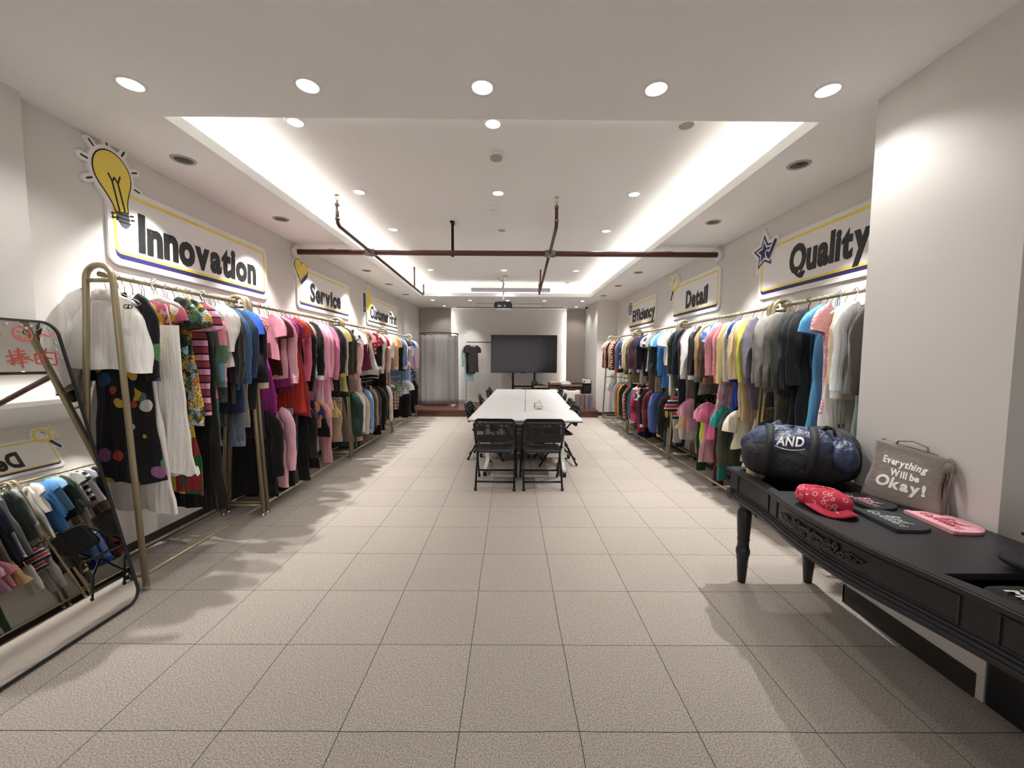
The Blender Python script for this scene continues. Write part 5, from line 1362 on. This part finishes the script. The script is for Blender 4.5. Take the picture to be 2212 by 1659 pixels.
# things on the console
ZT = .80
M_nyl = solid('navy_nylon', '#27314a', .5, 0, .4, .4); M_blk = solid('black_canvas', '#17171a', .75)
def wr(mat_name, hx, rough, sc=11, st=.9):
    m = NT(mat_name); m.base(lin(hx)); m.set(Roughness=rough); m.bump(m.noise(sc, 4, m.coord(), .6), st, .03); return m.m
M_nylw = wr('crumpled_navy_nylon', '#2b3754', .45); M_blkw = wr('crumpled_black_canvas', '#1a1a1d', .75)
RB = random.Random(21)
t = thing('duffel_bag', 'slumped navy and black duffel bag on the console end', 'bag', (1.80, 2.47, ZT), -.62)
MB().grid(lump((0, 0, .135), (.295, .185, .135), RB, .75, .035, 36, 18, flat=.0), True).build('base', M_blkw, t, smooth=True, sub=1)
MB().grid(lump((.0, 0.01, .20), (.27, .168, .135), RB, .85, .065, 40, 20, freq=5), True).build('body', M_nylw, t, smooth=True, sub=1)
MB().grid(lump((.235, -.02, .19), (.08, .14, .105), RB, .9, .07, 24, 14, freq=4), True).build('end_pocket', M_nylw, t, smooth=True, sub=1)
def band(path, w, axis=(1, 0, 0)):
    A = Vector(axis) * w / 2; return [[tuple(Vector(p) - A), tuple(Vector(p) + A)] for p in path]
def surf(x, z, d=.012):   # front of the bag body at (x, z)
    rx, ry, rz, pw, cz = .27, .168, .135, .85, .20
    sb = min(.98, abs((z - cz) / rz)) ** (1 / pw); cb = math.sqrt(1 - sb * sb); ca = min(.98, abs(x) / (rx * cb ** pw)) ** (1 / pw)
    return .01 - ry * cb ** pw * math.sqrt(1 - ca * ca) ** pw - d
for x in (-.13, .09):
    pth = [(x + .01 * math.sin(a * 2), -.012 - .200 * math.cos(a), .165 + .178 * math.sin(a)) for a in [-.75 + i * 2.9 / 18 for i in range(19)]]
    MB().grid(band(pth, .042)).build('strap', M_blk, t, smooth=True, solidify=.006)
MB().tube([(.13, .02, .31), (.16, .0, .35), (.19, -.03, .35), (.20, -.05, .31)], .014, 6, sq=.5).build('handle', M_blk, t, smooth=True)
m = MB(); V, F = text_mesh('AND', .14, .055, .03, .0, .15)
m.add([(x - .02, surf(x - .02, z + .268 + x * .05), z + .268 + x * .05) for x, y, z in V], F)
m.tube([(-.095 + .15 * i / 12, surf(-.095 + .15 * i / 12, .232 - .014 * math.sin(PI * i / 12)), .232 - .014 * math.sin(PI * i / 12)) for i in range(13)], .002, 5)
m.build('white_emblem', M_white, t, fixn=False)
t = thing('backpack', 'black backpack behind the duffel bag, against the pillar', 'bag', (2.045, 2.50, ZT))
MB().grid(lump((0, 0, .16), (.105, .20, .165), RB, .7, .03, 32, 18), True).build('body', M_blkw, t, smooth=True, sub=1)
MB().grid(lump((-.06, -.02, .25), (.075, .165, .07), RB, .8, .04, 26, 12), True).build('top_flap', M_blk, t, smooth=True, sub=1)
MB().grid(lump((-.095, .02, .10), (.045, .13, .09), RB, .8, .03, 24, 12), True).build('front_pocket', M_blkw, t, smooth=True, sub=1)
MB().tube([(-.115, -.08 + .2 * i / 8, .205 + .004 * math.sin(i)) for i in range(9)], .004, 5).build('zip', M_dark, t, smooth=True)
MB().tube([(-.03, -.17, .30), (-.06, -.20, .28), (-.09, -.19, .22), (-.08, -.15, .2)], .014, 6, sq=.4).build('strap', M_blk, t, smooth=True)
V, F = text_mesh('m', .022, .018, .02, .001); MB().add([(y - .117 + .0 * x, -(x) - .13, z + .235) for x, y, z in V], F).build('white_emblem', M_white, t, fixn=False)
# tote bag leaning on the pillar
t = thing('tote_bag', 'taupe canvas tote bag with white lettering leaning on the pillar', 'bag', (2.045, 2.02, ZT + .002), math.radians(-72))
M_tote = wr('taupe_canvas', '#857b73', .9, 10, .35)
def tote_pt(u, w): # u across -1..1, w up 0..1
    return (.155 * u * (1.06 - .12 * w) + .008 * math.sin(6 * w + 2 * u), .07 * w - .042 * (1 - w * .7) * (1 - u * u) ** .8 * math.sin(PI * min(1, .12 + w * .9)) - .006, .005 + .295 * w - .025 * u * w - .02 * (1 - u * u) * 0)
MB().grid([[tote_pt(-1 + 2 * i / 20, j / 16) for j in range(17)] for i in range(21)]).build('front_panel', M_tote, t, smooth=True, solidify=.004, fixn=False)
MB().grid([[(lambda p: (p[0] * 1.0 + .012, .085 * (j / 16) + .02 + .03 * math.sin(PI * j / 16) * (1 - (-1 + 2 * i / 20) ** 2), p[2] * .98))(tote_pt(-1 + 2 * i / 20, j / 16)) for j in range(17)] for i in range(21)]).build('back_panel', M_tote, t, smooth=True, solidify=.004, fixn=False)
for s in (-1, 1): MB().grid([[(s * (.158 - .018 * j / 8) + .004 * i, (.07 + .015 * i / 3) * j / 8 + .012 * i / 3, .005 + .295 * j / 8 - .025 * s * j / 8) for j in range(9)] for i in range(4)]).build('side_panel', M_tote, t, smooth=True, solidify=.003, fixn=False)
MB().tube([(-.07, .068, .29), (-.06, .075, .325), (0, .08, .335), (.06, .078, .315), (.07, .07, .28)], .011, 6, sq=.35).build('handle', M_tote, t, smooth=True)
MB().tube([(.15, .075, .27), (.172, .04, .262), (.182, .02, .20), (.178, .01, .14), (.168, .03, .18), (.166, .05, .25)], .016, 6, sq=.35).build('shoulder_strap', M_tote, t, smooth=True)
MB().grid(lump((.168, .035, .235), (.022, .026, .03), RB, 1, .1, 12, 8), True).build('strap_knot', M_tote, t, smooth=True)
def on_tote(V, u0, w0):
    o = []
    for x, y, z in V:
        p = tote_pt((x + u0) / .155, (z + w0) / .295); o.append((p[0], p[1] + y - .0035, p[2]))
    return o
m = MB()
for wd, tw, th, u0, w0 in (('Everything', .20, .046, -.002, .205), ('Will be', .13, .036, .012, .158), ('Okay!', .215, .075, -.002, .098)):
    V, F = text_mesh(wd, tw, th, .04, .0008, .12); m.add(on_tote(V, u0, w0), F)
m.build('lettering', M_board, t, fixn=False)
# bandana hat
def paisley():
    m = NT('red_bandana'); vo = m.n('ShaderNodeTexVoronoi'); vo.inputs['Scale'].default_value = 30; m.l(m.coord(), vo.inputs['Vector'])
    d = vo.outputs['Distance']; a = m.math('LESS_THAN', m.math('ABSOLUTE', m.math('SUBTRACT', d, .36)), .045); b = m.math('LESS_THAN', d, .10); f = m.math('MAXIMUM', a, b)
    k = m.math('GREATER_THAN', m.noise(14, 2), .42); m.base(m.mix(m.math('MULTIPLY', m.math('MULTIPLY', f, k), .75), lin('#b8233d'), lin('#e6b9bd'))); m.set(Roughness=.8); m.bump(m.noise(20, 3), .3, .01); return m.m
t = thing('bandana_cap', 'crumpled red bandana-print cap on the console', 'hat', (1.61, 1.98, ZT), .25)
Mb = paisley()
MB().grid(lump((0, .0, .050), (.085, .125, .058), RB, .8, .05, 34, 18, flat=.12), True).build('crown', Mb, t, smooth=True, sub=1)
MB().grid([[(-.02 + (.062 + .03 * s) * math.cos(a), -.055 + (.075 + .035 * s) * math.sin(a), .034 - .020 * s + .008 * math.sin(3 * a)) for s in (0, .35, .7, 1)] for a in [PI * .75 + PI * 1.15 * i / 22 for i in range(23)]]).build('brim', Mb, t, smooth=True, solidify=.005)
def beanie(label, x, y, rz, hx, ink, words, z=ZT, L=.245, H=.20):
    t = thing('beanie', label, 'hat', (x, y, z), rz, 'flat folded beanies on the console')
    # local x: along the cuff (reading direction), local y: towards the crown
    P = [(-L / 2, 0), (L / 2, 0)] + [(L / 2 * math.cos(a) ** .8 if a < PI / 2 else -L / 2 * abs(math.cos(a)) ** .8, H * .45 + H * .55 * math.sin(a)) for a in [PI * i / 14 for i in range(15)]]
    m2 = wr('beanie_' + hx, '#' + hx, .95, 140, .15)
    MB().ext(P, .0, .015, 'xy').build('crown', m2, t, bev=.006, seg=3); cw = next(o for o in t.children if o.name.startswith('crown'))
    MB().ext([(-L / 2 - .002, -.003), (L / 2 + .002, -.003), (L / 2 + .002, .022), (-L / 2 - .002, .022)], .001, .019, 'xy').build('folded_cuff', m2, t, bev=.006, seg=3)
    k = MB()
    for wd, tw, th, v0, u0 in words:
        V, F = text_mesh(wd, tw, th, -.004, .0006, .5); k.add([(x_ + u0, z_ + v0, .0162 - y_) for x_, y_, z_ in V], F)
    k.build('script_lettering', solid('script_' + ink, '#' + ink, .7), cw, fixn=False)
SW_ = [('Bad', .10, .05, .105, .01), ('Gardeners', .19, .045, .065, 0)]
beanie('black beanie with pink script under the tote bag', 1.815, 2.05, -PI / 2 + .10, '1b1b1e', 'd79aa0', SW_)
beanie('dark grey beanie with white script on the console', 1.722, 1.815, -PI / 2 - .06, '34373a', 'c9c9c4', SW_)
beanie('pink beanie with red script on the console', 1.955, 1.795, -PI / 2 - .1, 'e2a3ac', 'a8324a', SW_, H=.185)
tag(MB().grid(lump((1.655, 2.60, .805), (.06, .05, .05), RB, .9, .08, 20, 12), True).build('plaid_scarf', fabric('c9b796', 'plaid', '2a241f', '1b1714'), smooth=True), 'beige and black plaid scarf bundled at the console end', 'scarf')
tag(MB().box((1.70, 2.13, ZT), (1.80, 2.22, ZT + .012)).build('red_case', solid('dark_red_plastic', '#5a1d1d', .5), bev=.003), 'thin dark red case under the edge of the duffel bag', 'case')
t = thing('baseball_cap', 'navy and black cap at the near end of the console', 'hat', (2.0, 1.26, ZT), .25)
MB().grid(lump((.02, 0, .062), (.13, .17, .062), RB, .85, .04, 28, 14, flat=.0), True).build('crown', wr('navy_twill', '#1c2431', .85), t, smooth=True, sub=1)
MB().grid(lump((-.085, .10, .035), (.085, .12, .028), RB, .9, .03, 24, 10), True).build('brim', M_blk, t, smooth=True, sub=1)
MB().tube([(.02, .21, .10), (.03, .16, .118), (.04, .08, .126), (.05, 0, .13)], .006, 6, sq=.5).build('strap', M_blk, t, smooth=True)
t = thing('printed_pouch', 'dark green pouch with white block lettering in the console tray', 'pouch', (1.70, 1.16, .637))
MB().grid(lump((0, 0, .085), (.095, .17, .085), RB, .55, .015, 28, 14), True).build('body', wr('dark_green_canvas', '#20261f', .9), t, smooth=True)
m = MB()
for wd, tw, th, u0, v0 in (('SOLDIER', .20, .036, .012, .008), ('MERCY', .20, .042, .012, -.042)):
    V, F = text_mesh(wd, tw, th, .03, .0006, .1); m.add([(v0 + z_ - .01, -(x_ + u0), .1715 - y_) for x_, y_, z_ in V], F)
m.build('lettering', M_white, t, fixn=False)
# shop lights stay last: nothing below
